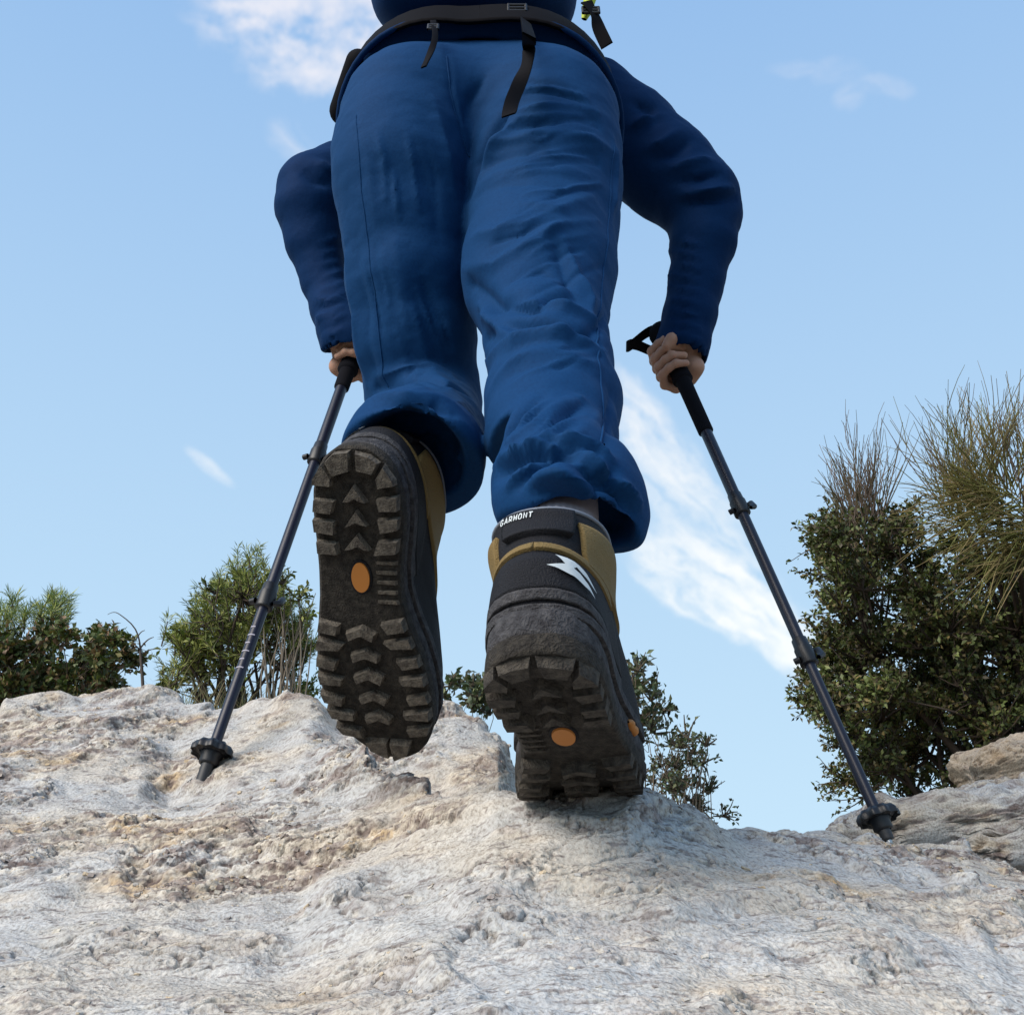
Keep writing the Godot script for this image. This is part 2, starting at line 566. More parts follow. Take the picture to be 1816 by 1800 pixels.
func profiles() -> void:
	var fall := [[0.05, 0.03], [0.2, 0.18], [0.8, 0.5], [2.0, 0.6]]
	var near := [[1800, 0.56], [1700, 0.67], [1600, 0.79]]
	var scaled := func(q: float) -> Array: return [[1800, 0.56 * q], [1700, 0.66 * q], [1600, 0.765 * q]]
	profile(-500, near + [[1520, 0.95], [1480, 1.1]], fall)
	profile(-60, near + [[1500, 0.92], [1420, 1.07], [1350, 1.2], [1310, 1.32]], fall)
	profile(12, near + [[1500, 0.93], [1420, 1.08], [1350, 1.25], [1300, 1.42], [1285, 1.5]], fall)
	profile(30, near + [[1500, 0.93], [1420, 1.08], [1350, 1.23], [1295, 1.42], [1240, 1.52]], fall)
	profile(120, near + [[1500, 0.93], [1420, 1.08], [1350, 1.22], [1280, 1.42], [1262, 1.5], [1220, 1.54]], fall)
	profile(165, near + [[1500, 0.93], [1420, 1.08], [1350, 1.22], [1280, 1.42], [1232, 1.6]], fall)
	profile(215, near + [[1500, 0.93], [1420, 1.08], [1350, 1.22], [1280, 1.4], [1224, 1.62]], fall)
	profile(275, near + [[1500, 0.93], [1432, 1.08], [1354, 1.22], [1280, 1.4], [1255, 1.5], [1211, 1.55]], fall)
	profile(330, near + [[1500, 0.92], [1450, 1.04], [1430, 1.14], [1356, 1.27], [1285, 1.4], [1232, 1.56]], fall)
	profile(385, near + [[1500, 0.92], [1436, 1.07], [1358, 1.22], [1290, 1.36], [1256, 1.48]], fall)
	profile(430, near + [[1500, 0.91], [1420, 1.06], [1350, 1.19], [1295, 1.32], [1264, 1.44]], fall)
	profile(475, near + [[1500, 0.90], [1420, 1.04], [1350, 1.17], [1280, 1.33], [1240, 1.44]], fall)
	profile(517, near + [[1500, 0.89], [1420, 1.02], [1350, 1.15], [1280, 1.29], [1218, 1.41]], fall)
	profile(560, near + [[1500, 0.88], [1420, 1.0], [1350, 1.12], [1280, 1.25], [1234, 1.36]], fall)
	profile(620, scaled.call(0.975) + [[1500, 0.87], [1420, 0.98], [1350, 1.07], [1318, 1.12]], [[0.05, 0.0], [0.1, -0.01], [0.28, -0.07], [0.36, 0.02], [0.8, 0.4]])
	profile(660, scaled.call(0.96) + [[1500, 0.852], [1420, 0.955], [1350, 1.045], [1334, 1.07]], [[0.04, 0.01], [0.11, 0.0], [0.31, -0.09], [0.39, 0.0], [0.8, 0.4]])
	profile(700, scaled.call(0.945) + [[1500, 0.835], [1420, 0.93], [1358, 1.01]], [[0.03, 0.03], [0.12, 0.02], [0.34, -0.12], [0.42, -0.02], [0.8, 0.4]])
	profile(732, scaled.call(0.93) + [[1500, 0.82], [1420, 0.91], [1374, 0.975]], [[0.03, 0.035], [0.13, 0.02], [0.37, -0.13], [0.45, -0.03], [0.85, 0.4]])
	profile(760, scaled.call(0.92) + [[1500, 0.805], [1420, 0.89], [1388, 0.94]], [[0.03, 0.05], [0.14, 0.02], [0.40, -0.145], [0.48, -0.05], [0.9, 0.4]])
	profile(785, scaled.call(0.91) + [[1500, 0.795], [1420, 0.875], [1400, 0.91]], [[0.03, 0.055], [0.15, 0.02], [0.42, -0.148], [0.5, -0.05], [0.9, 0.4]])
	profile(810, scaled.call(0.9) + [[1500, 0.785], [1430, 0.855], [1410, 0.89]], [[0.03, 0.06], [0.17, 0.03], [0.2, -0.02], [0.44, -0.15], [0.52, -0.05], [0.9, 0.4]])
	profile(850, scaled.call(0.885) + [[1500, 0.77], [1430, 0.835], [1416, 0.865]], [[0.03, 0.07], [0.18, 0.04], [0.22, -0.03], [0.44, -0.13], [0.52, -0.04], [0.9, 0.4]])
	profile(885, scaled.call(0.878) + [[1500, 0.755], [1430, 0.815], [1415, 0.85]], [[0.03, 0.07], [0.18, 0.04], [0.22, -0.03], [0.42, -0.10], [0.5, -0.02], [0.9, 0.4]])
	profile(920, scaled.call(0.875) + [[1500, 0.75], [1430, 0.81], [1411, 0.85]], [[0.03, 0.05], [0.18, 0.05], [0.24, 0.0], [0.40, -0.055], [0.5, 0.05], [0.9, 0.4]])
	profile(1000, scaled.call(0.875) + [[1500, 0.75], [1430, 0.81], [1410, 0.85], [1409, 0.89]], [[0.06, 0.03], [0.3, 0.1], [0.9, 0.45]])
	profile(1090, scaled.call(0.875) + [[1500, 0.75], [1430, 0.81], [1413, 0.85], [1412, 0.89]], [[0.06, 0.03], [0.3, 0.12], [0.9, 0.45]])
	profile(1150, scaled.call(0.88) + [[1500, 0.76], [1440, 0.82], [1418, 0.865]], fall)
	profile(1200, scaled.call(0.89) + [[1500, 0.77], [1450, 0.83], [1433, 0.88]], fall)
	profile(1300, scaled.call(0.905) + [[1540, 0.785], [1490, 0.86], [1463, 0.93]], fall)
	profile(1400, scaled.call(0.925) + [[1560, 0.78], [1500, 0.91], [1479, 0.99]], fall)
	profile(1500, scaled.call(0.95) + [[1560, 0.82], [1513, 0.98], [1494, 1.07]], [[0.06, 0.002], [0.16, 0.08], [0.4, 0.25], [0.9, 0.55], [2.0, 0.6]])
	profile(1590, scaled.call(0.97) + [[1570, 0.84], [1524, 1.02], [1503, 1.16]], [[0.06, 0.002], [0.16, 0.08], [0.4, 0.25], [0.9, 0.55], [2.0, 0.6]])
	profile(1660, scaled.call(0.985) + [[1570, 0.86], [1524, 1.04], [1508, 1.15]], [[0.06, 0.002], [0.16, 0.08], [0.4, 0.25], [0.9, 0.55], [2.0, 0.6]])
	profile(1720, near + [[1580, 0.91], [1546, 1.05]], fall)
	profile(1770, [[1800, 0.56], [1700, 0.68], [1620, 0.85], [1581, 1.02]], fall)
	profile(1830, [[1800, 0.56], [1700, 0.70], [1630, 0.86], [1594, 1.0]], fall)
	profile(2200, [[1800, 0.6], [1720, 0.76], [1680, 0.95]], fall)

func rock_base(x: float, f: float) -> float:
	var b := x / maxf(f * 1.02, 0.3)
	var k := 0
	if b <= bearings[0]: b = bearings[0]
	while k < bearings.size() - 2 and bearings[k + 1] < b: k += 1
	var t := clampf((b - bearings[k]) / (bearings[k + 1] - bearings[k]), 0.0, 1.0)
	t = t * t * (3.0 - 2.0 * t) * 0.5 + t * 0.5
	var g := clampf((f - F0) / (F1 - F0) * (FN - 1), 0.0, FN - 1.001)
	var j := int(g)
	var w := g - j
	var p: PackedFloat32Array = tables[k]
	var q: PackedFloat32Array = tables[k + 1]
	return lerpf(lerpf(p[j], p[j + 1], w), lerpf(q[j], q[j + 1], w), t)

var n_lump: FastNoiseLite
var n_warp: FastNoiseLite
var n_strata: FastNoiseLite
var n_pit: FastNoiseLite
var n_fine: FastNoiseLite
var n_patch: FastNoiseLite
var n_crack: FastNoiseLite

func rock_noises() -> void:
	n_lump = noise(FastNoiseLite.TYPE_SIMPLEX_SMOOTH, 1.0, 3, 41)
	n_warp = noise(FastNoiseLite.TYPE_SIMPLEX_SMOOTH, 1.0, 2, 42)
	n_strata = noise(FastNoiseLite.TYPE_SIMPLEX_SMOOTH, 1.0, 3, 43, 0.6)
	n_pit = noise(FastNoiseLite.TYPE_CELLULAR, 1.0, 1, 44)
	n_pit.cellular_return_type = FastNoiseLite.RETURN_DISTANCE
	n_fine = noise(FastNoiseLite.TYPE_SIMPLEX_SMOOTH, 1.0, 4, 45, 0.6)
	n_patch = noise(FastNoiseLite.TYPE_SIMPLEX_SMOOTH, 1.0, 3, 46)
	n_crack = noise(FastNoiseLite.TYPE_SIMPLEX_SMOOTH, 1.0, 3, 47, 0.55)

# how rough the stone is at a place (0..1)
func roughness_at(p: Vector3, wx: float, wy: float) -> float:
	var q := Vector3(p.x, p.y - p.x * 0.10, p.z)
	var rough := smoothstep(-0.22, 0.30, n_patch.get_noise_3d(q.x * 6.0 + wx, q.y * 12.0, q.z * 8.0 + 9.0) + wy * 0.25)
	return rough * lerpf(0.30, 1.0, smoothstep(0.70, 0.88, -p.z + wy * 0.08))      # the lower slab is worn smoother

# broad relief: lumps, shelves and broken flat beds
func broad(p: Vector3) -> float:
	var wx := n_warp.get_noise_3d(p.x * 7.0, p.y * 7.0, p.z * 7.0)
	var wy := n_warp.get_noise_3d(p.x * 7.0 + 31.0, p.y * 7.0, p.z * 7.0)
	var rough := roughness_at(p, wx, wy)
	var qy := p.y - p.x * 0.10
	var bed := (qy + wx * 0.012 + wy * 0.008) / 0.021
	var bf := floorf(bed)
	var ledge := (bf + smoothstep(0.30, 0.75, bed - bf) - bed + 0.5) * 0.021 * (0.25 + 0.75 * smoothstep(-0.2, 0.25, wx + wy))
	var bed2 := (qy + n_warp.get_noise_3d(p.x * 3.0 + 9.0, p.y * 3.0, p.z * 3.0) * 0.05 + wx * 0.006) / 0.048
	var bf2 := floorf(bed2)
	var shelf := (bf2 + smoothstep(0.42, 0.66, bed2 - bf2) - bed2 + 0.5) * 0.048 * 0.20 * smoothstep(-0.25, 0.2, wy - wx)
	return n_lump.get_noise_3d(p.x * 9.0, p.y * 9.0, p.z * 6.0) * 0.008 + shelf + ledge * (0.12 + 0.30 * rough)

# small relief, taken at the place on the broad form: x = how far it stands out, y = how deep in a pit or crack (0..1), z = how rough it is here
func relief(p: Vector3) -> Vector3:
	var wx := n_warp.get_noise_3d(p.x * 7.0, p.y * 7.0, p.z * 7.0)
	var wy := n_warp.get_noise_3d(p.x * 7.0 + 31.0, p.y * 7.0, p.z * 7.0)
	var q := Vector3(p.x, p.y - p.x * 0.10, p.z)
	var rough := roughness_at(p, wx, wy)
	var s := n_strata.get_noise_3d(q.x * 16.0 + wx, q.y * 46.0 + wy * 1.5, q.z * 26.0)
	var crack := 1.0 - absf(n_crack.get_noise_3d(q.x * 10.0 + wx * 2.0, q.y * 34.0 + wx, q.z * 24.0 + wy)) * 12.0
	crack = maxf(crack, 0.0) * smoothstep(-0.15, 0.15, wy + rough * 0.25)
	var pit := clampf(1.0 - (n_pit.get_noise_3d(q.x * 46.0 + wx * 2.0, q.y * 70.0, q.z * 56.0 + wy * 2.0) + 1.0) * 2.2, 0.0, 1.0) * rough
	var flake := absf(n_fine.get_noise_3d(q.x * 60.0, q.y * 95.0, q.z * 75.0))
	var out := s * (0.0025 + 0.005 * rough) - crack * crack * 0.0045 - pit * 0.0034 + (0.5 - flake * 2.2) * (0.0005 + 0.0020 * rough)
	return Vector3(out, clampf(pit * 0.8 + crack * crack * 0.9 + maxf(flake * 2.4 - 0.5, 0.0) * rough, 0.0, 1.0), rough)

func rock_color(p: Vector3, e: Vector3) -> Color:
	var q := Vector3(p.x, p.y - p.x * 0.10, p.z)
	var warm := n_patch.get_noise_3d(q.x * 3.6 + 5.0, q.y * 7.0, q.z * 5.0)
	var tan_ := smoothstep(0.16, 0.42, n_patch.get_noise_3d(q.x * 7.0 + 60.0, q.y * 13.0, q.z * 11.0))
	var fleck := n_fine.get_noise_3d(q.x * 34.0 + 200.0, q.y * 80.0, q.z * 60.0)
	var blot := n_fine.get_noise_3d(q.x * 12.0 + 90.0, q.y * 34.0, q.z * 28.0)
	var c := Color(0.545, 0.525, 0.49).lerp(Color(0.57, 0.50, 0.41), smoothstep(-0.12, 0.30, warm) * (0.35 + 0.65 * e.z))
	c = c.lerp(Color(0.56, 0.385, 0.195), tan_ * (0.15 + 0.55 * e.z))
	c = c.lerp(Color(0.49, 0.492, 0.49), smoothstep(-0.1, 0.25, -warm) * 0.85)
	c = c.lerp(Color(0.72, 0.66, 0.56), smoothstep(0.10, 0.26, fleck) * (0.10 + 0.65 * e.z))
	c = c.lerp(Color(0.29, 0.235, 0.22), smoothstep(0.08, 0.24, blot) * 0.75 * (0.10 + 0.90 * e.z))
	c = c.lerp(Color(0.19, 0.145, 0.13), smoothstep(0.16, 0.27, -fleck) * 0.9 * e.z * e.z)
	var dash := n_fine.get_noise_3d(q.x * 26.0 + 400.0, q.y * 150.0, q.z * 110.0)
	c = c.lerp(Color(0.25, 0.22, 0.21), smoothstep(0.25, 0.36, dash) * 0.85)
	var faint := n_strata.get_noise_3d(q.x * 5.0 + 70.0, q.y * 60.0, q.z * 45.0)
	c = c * (0.97 + 0.20 * faint)
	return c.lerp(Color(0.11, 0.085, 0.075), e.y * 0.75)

func face_grid(m: MB, rows: int, cols: int) -> void:
	for r in rows:
		for k in cols:
			var o := r * cols + k
			var dx := m.v[o + (1 if k < cols - 1 else 0)] - m.v[o - (1 if k > 0 else 0)]
			var dz := m.v[o + (cols if r < rows - 1 else 0)] - m.v[o - (cols if r > 0 else 0)]
			m.n[o] = dx.cross(dz).normalized()

func build_rock() -> void:
	profiles()
	var us := PackedFloat32Array()
	for j in 36: us.append(-1.0 + 0.36 * j / 36.0)
	for j in 660: us.append(-0.64 + 1.28 * j / 660.0)
	for j in 37: us.append(0.64 + 0.36 * j / 36.0)
	var fs := PackedFloat32Array()
	var f := -0.5
	while f < 2.7:
		fs.append(f)
		if f < 0.45: f += 0.02
		elif f < 0.52: f += 0.004
		elif f < 1.75: f += 0.0009 + 0.0010 * (f - 0.5)
		else: f += 0.03
	var cols := us.size()
	var rows := fs.size()
	var m := mb(true)
	m.v.resize(rows * cols)
	m.n.resize(rows * cols)
	m.c.resize(rows * cols)
	var o := 0
	for r in rows:
		f = fs[r]
		var wide := 0.22 + 0.78 * maxf(f, 0.0)
		for k in cols:
			var x := us[k] * wide
			var p := Vector3(x, rock_base(x, f) + EYE.y, -f)
			p.y += broad(p)
			m.v[o] = p
			o += 1
	face_grid(m, rows, cols)
	for k in m.v.size():
		var e := relief(m.v[k])
		m.v[k] += m.n[k] * e.x
		m.c[k] = rock_color(m.v[k], e)
	face_grid(m, rows, cols)
	m.grid(0, rows, cols, false, false)
	var g := put("rock_slope", m.mesh(), M.rock_slope, self)
	# chips and grains of stone that stand out of the weathered face, thickest where it is rough
	var chips := mb(true)
	var dice := RandomNumberGenerator.new()
	dice.seed = 91
	var tones := [Color(0.70, 0.64, 0.54), Color(0.62, 0.57, 0.49), Color(0.45, 0.45, 0.455), Color(0.53, 0.50, 0.46), Color(0.24, 0.195, 0.18), Color(0.17, 0.14, 0.13), Color(0.34, 0.28, 0.25), Color(0.60, 0.46, 0.28)]
	var tried := 0
	var made := 0
	while made < 9000 and tried < 200000:
		tried += 1
		var r := dice.randi_range(30, rows - 30)
		var k := dice.randi_range(30, cols - 30)
		var q := r * cols + k
		var p := m.v[q]
		var wx := n_warp.get_noise_3d(p.x * 7.0, p.y * 7.0, p.z * 7.0)
		var wy := n_warp.get_noise_3d(p.x * 7.0 + 31.0, p.y * 7.0, p.z * 7.0)
		var rough := roughness_at(p, wx, wy) * smoothstep(-0.15, 0.25, n_patch.get_noise_3d(p.x * 16.0, p.y * 26.0, p.z * 22.0 + 40.0))
		if dice.randf() > rough * rough + 0.012: continue
		made += 1
		var size := (0.0006 + 0.0016 * pow(dice.randf(), 3.0)) * (0.7 + 0.5 * -p.z)
		var n := m.n[q]
		var ax := Vector3(1.0, dice.randf_range(-0.3, 0.3), dice.randf_range(-0.5, 0.5)).slide(n).normalized()
		var az := ax.cross(n)
		var col: Color = tones[dice.randi() % tones.size()]
		col = col.lerp(m.c[q], 0.35)
		var c := []
		for j in 8:
			var u := Vector3(1 if j & 1 else -1, 1 if j & 2 else -1, 1 if j & 4 else -1)
			c.append(p + (ax * u.x * dice.randf_range(0.5, 1.5) + n * (u.y * dice.randf_range(0.2, 0.6) - 0.05) + az * u.z * dice.randf_range(0.4, 1.1)) * size)
		for f4 in [[0, 1, 3, 2], [4, 6, 7, 5], [0, 4, 5, 1], [2, 3, 7, 6], [0, 2, 6, 4], [1, 5, 7, 3]]:
			chips.tri_flat(c[f4[0]], c[f4[2]], c[f4[1]], col)
			chips.tri_flat(c[f4[0]], c[f4[3]], c[f4[2]], col)
	var ch := put("rock_chips", chips.mesh(), M.rock, g)
	ch.set_meta("kind", "stuff")
	tag(g, "pale beige and grey weathered rock slope under the climbing boots", "rock", "", "structure")

# a weathered block: a rounded box with relief
func block(m: MB, t: Transform3D, half: Vector3, sd: float, steps := 40, rounded := 3.2, rough := 1.0) -> void:
	for face in 6:
		var s := m.v.size()
		for a in steps + 1:
			for b in steps + 1:
				var u := -1.0 + 2.0 * a / steps
				var w := -1.0 + 2.0 * b / steps
				u = tan(u * 0.785)
				w = tan(w * 0.785)
				var q: Vector3
				match face:
					0: q = Vector3(1, u, w)
					1: q = Vector3(-1, w, u)
					2: q = Vector3(w, 1, u)
					3: q = Vector3(u, -1, w)
					4: q = Vector3(u, w, 1)
					_: q = Vector3(w, u, -1)
				var l := pow(pow(absf(q.x), rounded) + pow(absf(q.y), rounded) + pow(absf(q.z), rounded), 1.0 / rounded)
				q /= l
				var p := t * (q * half)
				var dirn := (t.basis * (q / half)).normalized()
				var big := n_lump.get_noise_3d(p.x * 5.0 + sd, p.y * 8.0, p.z * 5.0)
				p += dirn * broad(p + Vector3(sd, 0, 0)) * rough
				var e := relief(p + Vector3(sd, 0, 0))
				m.v.append(p + dirn * (big * 0.22 * half.y + e.x * rough))
				m.n.append(dirn)
				m.c.append(rock_color(p + Vector3(sd, 0, 0), e))
		m.grid(s, steps + 1, steps + 1, false, true)

func weld_smooth(m: MB) -> void:     # smooths across coincident vertices
	var where := {}
	var first := PackedInt32Array()
	first.resize(m.v.size())
	for j in m.v.size():
		var key := Vector3i((m.v[j] * 20000.0).round())
		if not where.has(key): where[key] = j
		first[j] = where[key]
	for j in m.i.size(): m.i[j] = first[m.i[j]]
	m.smooth()

func build_blocks() -> void:
	# the layered ledge on the right
	var ledge := Node3D.new()
	ledge.name = numbered("rock_ledge")
	add_child(ledge)
	tag(ledge, "warm cream layered rock ledge below the boulder and dense bush", "rock", "", "structure")
	var slabs := [
		[1845, 1446, 1.62, 0.31, 0.034, 0.16, 3, 5.5], [1600, 1494, 1.58, 0.13, 0.020, 0.10, 9, 3.0],
		[1860, 1505, 1.55, 0.17, 0.026, 0.13, 15, 3.0], [1800, 1548, 1.58, 0.16, 0.022, 0.12, 21, -3.0], [1850, 1592, 1.53, 0.20, 0.03, 0.12, 27, 4.0], [1780, 1640, 1.52, 0.3, 0.04, 0.12, 33, 0.0],
		[1830, 1424, 1.72, 0.12, 0.03, 0.12, 39, 5.0],
	]
	for s in slabs:
		var m := mb(true)
		block(m, Transform3D(Basis(Vector3(0, 0, 1), deg_to_rad(s[7])), at(s[0], s[1], s[2])), Vector3(s[3], s[4], s[5]), s[6], 60, 5.0, 1.4)
		weld_smooth(m)
		put("rock_slab", m.mesh(), M.rock, ledge)
	var b := mb(true)
	block(b, Transform3D(Basis(Vector3(0.2, 0, 1).normalized(), deg_to_rad(8)), Vector3.ZERO), Vector3(0.125, 0.060, 0.09), 77, 70, 4.5, 1.8)
	weld_smooth(b)
	var brown: StandardMaterial3D = M.rock.duplicate()
	brown.albedo_color = Color(0.95, 0.89, 0.82)
	var o := put("boulder", b.mesh(), brown, self)
	o.position = at(1828, 1374, 1.95)
	tag(o, "brown weathered boulder lying on the cream rock ledge before the bush", "boulder")

func ground_y(x: float, f: float) -> float:
	var y := lerpf(-0.34, 0.08, smoothstep(1.35, 1.95, f))
	if f < 0.2: y = -0.6 - 0.25 * minf(0.2 - f, 60.0)
	y += 0.44 * smoothstep(-0.35, -0.95, x) * smoothstep(2.2, 2.9, f) * (1.0 - smoothstep(5.5, 12.0, f)) * (1.0 - smoothstep(5.0, 14.0, absf(x)))
	if f > 9.0: y -= (f - 9.0) * 0.035
	if absf(x) > 12.0: y -= (absf(x) - 12.0) * 0.035
	return y

func on_ground(p: Vector3) -> Vector3:
	return Vector3(p.x, ground_y(p.x, -p.z), p.z)

func build_ground() -> void:
	var m := mb()
	var xs := [-1500.0, -400.0, -120.0, -50.0, -24.0, -14.0, -9.0]
	for k in 60: xs.append(-6.0 + 12.0 * k / 59.0)
	xs.append_array([9.0, 14.0, 24.0, 50.0, 120.0, 400.0, 1500.0])
	var fsx := [-400.0, -60.0, -12.0, -4.0, -1.5, -0.5, 0.2, 0.8]
	for k in 60: fsx.append(1.2 + 8.0 * k / 59.0)
	fsx.append_array([11.0, 15.0, 24.0, 50.0, 120.0, 400.0, 1500.0])
	for f in fsx:
		for x in xs:
			m.v.append(Vector3(x, ground_y(x, f) + n_lump.get_noise_2d(x * 1.7, f * 1.7) * 0.03, -f))
	m.grid(0, fsx.size(), xs.size(), false, false)
	m.smooth()
	var g := put("ground", m.mesh(), M.soil, self)
	tag(g, "dry stony soil of the hilltop behind the rock", "ground", "", "structure")

# ---------------------------------------------------------------- the walker
var T := Vector3(0, 0.88, -0.475)   # the trunk leans forward
var N := Vector3(0, 0.475, 0.88)    # the back of the trunk
var T2 := Vector3(0, 0.60, -0.80)    # the bent back
var N2 := Vector3(0, 0.80, 0.60)
var HEM := Vector3(0, 0.66, -0.75).normalized()    # the jacket's hem hangs lower in front
var C0 := Vector3.ZERO              # middle of the jacket's hem
var legs: Field
var coat: Field
var person: Node3D

func r_of(px: float, depth: float) -> float:
	return px / FOCAL * depth

func spine(list: Array) -> Array:   # [x, y, depth, half width in the picture]
	var out := []
	for e in list: out.append([at(e[0], e[1], e[2]), r_of(e[3], e[2])])
	return out

func make_trousers_field() -> void:
	legs = Field.new()
	# hips and seat
	var hip := 0.045
	legs.bone(C0 + T * 0.07 + Vector3(-0.042, 0, 0), C0 + T * 0.07 + Vector3(0.042, 0, 0), 0.092, 0.092, hip)
	legs.bone(C0 + T * 0.0 + Vector3(-0.07, 0, 0), C0 + Vector3(0.07, 0, 0), 0.108, 0.108, hip)
	legs.bone(at(725, 215, 1.39), at(716, 275, 1.36), r_of(118, 1.39), r_of(122, 1.36), hip)
	legs.bone(at(975, 215, 1.39), at(972, 275, 1.36), r_of(122, 1.39), r_of(127, 1.36), 0.03)
	legs.chain(spine([[716, 275, 1.36, 124], [713, 320, 1.34, 121], [722, 400, 1.33, 115], [728, 500, 1.32, 111], [736, 600, 1.32, 106], [748, 690, 1.33, 99], [756, 722, 1.32, 96]]), 0.012)
	legs.chain(spine([[760, 730, 1.31, 92], [768, 768, 1.19, 90], [755, 800, 1.07, 98], [735, 814, 0.975, 122], [730, 817, 0.95, 127]]), 0.012)
	legs.chain(spine([[972, 275, 1.36, 130], [968, 330, 1.33, 132], [963, 400, 1.29, 132], [957, 470, 1.23, 135], [955, 500, 1.2, 132], [963, 545, 1.16, 114], [968, 600, 1.11, 107], [977, 650, 1.06, 107], [981, 715, 0.99, 118], [980, 770, 0.94, 112], [977, 815, 0.89, 108], [1000, 870, 0.84, 122], [1004, 896, 0.815, 126]]), 0.012)
	legs.bone(at(1040, 860, 0.85), at(1078, 918, 0.83), r_of(66, 0.83), r_of(69, 0.83), 0.03)
	# the open ends of the legs
	var la := at(735, 814, 0.975)
	var ld := (at(730, 817, 0.95) - at(768, 768, 1.19)).normalized()
	legs.bone(la + ld * 0.012, la + ld * 0.10, 0.047, 0.057, 0.006, true)
	legs.slice(at(690, 760, 0.915), at(600, 805, 0.955), at(838, 885, 0.985), EYE, 0.13)
	var ra := at(1003, 908, 0.83)
	var rd := (at(1004, 896, 0.815) - at(980, 770, 0.94)).normalized()
	legs.bone(ra - rd * 0.0, ra + rd * 0.12, 0.038, 0.047, 0.006, true)
	legs.bone(at(1066, 905, 0.835), at(1066, 905, 0.835) + rd * 0.15, r_of(46, 0.82), r_of(54, 0.8), 0.006, true)
	legs.slice(at(950, 905, 0.765), at(866, 925, 0.81), at(1085, 985, 0.85), at(950, 1300, 0.70), 0.098)

func make_jacket_field() -> void:
	coat = Field.new()
	var x := Vector3.RIGHT
	var p1 := C0 + T * 0.10
	for s in [-1.0, 1.0]:
		coat.chain([[C0 - T * 0.05 + x * 0.066 * s, 0.128], [C0 + T * 0.015 + x * 0.062 * s, 0.124], [C0 + T * 0.07 + x * 0.046 * s, 0.112], [p1 + T2 * 0.06 + x * 0.05 * s, 0.110], [p1 + T2 * 0.2 + x * 0.07 * s, 0.115], [p1 + T2 * 0.33 + x * 0.085 * s, 0.10]], 0.04)
		coat.bone(C0 - T * 0.05 + x * 0.066 * s, C0 - T * 0.22 - N * 0.02 + x * 0.062 * s, 0.128, 0.128, 0.03)
	coat.bone(p1 + T2 * 0.28 + x * 0.08, at(1040, 205, 1.87), 0.10, 0.098, 0.04)
	coat.bone(p1 + T2 * 0.28 - x * 0.08, at(665, 315, 1.87), 0.10, 0.075, 0.04)
	coat.bone(p1 + T2 * 0.34, p1 + T2 * 0.46, 0.075, 0.066, 0.04)
	# right and left sleeve
	coat.chain(spine([[1040, 205, 1.87, 97], [1110, 248, 1.84, 92], [1182, 305, 1.80, 84], [1236, 352, 1.77, 74], [1249, 385, 1.76, 64], [1247, 430, 1.74, 56], [1236, 500, 1.72, 47], [1222, 560, 1.70, 46], [1214, 605, 1.69, 45], [1211, 622, 1.685, 46]]), 0.012)
	coat.chain(spine([[665, 325, 1.87, 72], [605, 322, 1.84, 66], [556, 338, 1.79, 63], [550, 368, 1.77, 60], [557, 430, 1.75, 49], [575, 500, 1.73, 40], [598, 550, 1.70, 44], [614, 588, 1.675, 50], [620, 612, 1.66, 51]]), 0.012)
	solid_coat = Field.new()
	for j in coat.every: solid_coat.bone(coat.a[j], coat.a[j] + coat.d[j], coat.r[j], coat.r[j] + coat.dr[j], coat.k[j])
	# inside of the hem and of the cuffs
	for s in [-1.0, 1.0]:
		coat.bone(C0 - T * 0.26 - N * 0.02 + x * 0.066 * s, C0 + T * 0.03 + x * 0.05 * s, 0.121, 0.105, 0.01, true)
	coat.bone(C0 - T * 0.26 - N * 0.02, C0 + T * 0.03, 0.124, 0.108, 0.01, true)
	coat.bone(at(1200, 690, 1.66), at(1210, 625, 1.684), r_of(50, 1.66), r_of(38, 1.68), 0.006, true)
	coat.slice(at(1166, 614, 1.66), at(1252, 648, 1.66), at(1210, 646, 1.72), at(1200, 800, 1.6), 0.07)
	coat.bone(at(632, 690, 1.64), at(620, 614, 1.66), r_of(52, 1.66), r_of(42, 1.66), 0.006, true)
	coat.slice(at(580, 622, 1.64), at(652, 606, 1.64), at(618, 620, 1.70), at(640, 800, 1.6), 0.07)

# creases: [[x, y] ... on the cloth as seen, how high, how wide]
func crease_lines(f: Field, list: Array) -> Array:
	var seg := []
	for e in list:
		var pts := []
		for p in e[0]: pts.append(f.hit(EYE, at(p[0], p[1], 1.0)))
		var mid := Vector3.ZERO
		for p in pts: mid += p
		mid /= pts.size()
		var reach := 0.0
		for p in pts: reach = maxf(reach, p.distance_to(mid))
		seg.append([pts, e[1], e[2], mid, reach + e[2] * 3.0])
	return seg

func crease_at(f: Field, p: Vector3, seg: Array, ripple: FastNoiseLite, amount: float) -> float:
	var h := 0.0
	for s in seg:
		if p.distance_squared_to(s[3]) > s[4] * s[4]: continue
		var best := 1e3
		var along := 0.0
		var pts: Array = s[0]
		var last := pts.size() - 1
		for k in last:
			var d: Vector3 = pts[k + 1] - pts[k]
			var t := clampf((p - pts[k]).dot(d) / maxf(d.length_squared(), 1e-9), 0.0, 1.0)
			var dd := p.distance_to(pts[k] + d * t)
			if dd < best:
				best = dd
				along = (k + t) / last
		var q: float = best / float(s[2])
		if q < 3.0:
			h += float(s[1]) * 2.1 * exp(-q * (0.75 + 0.6 * q)) * sqrt(maxf(sin(PI * clampf(along, 0.04, 0.96)), 0.0))
	if amount > 0.0:
		h += ripple.get_noise_3d(p.x * 9.0, p.y * 15.0, p.z * 13.0) * amount
	for pl in f.planes:
		if pl.size() == 2 or p.distance_to(pl[2]) < float(pl[3]):
			h *= smoothstep(0.003, 0.02, absf(p.dot(pl[0]) - float(pl[1])))
	return maxf(h, -0.010)

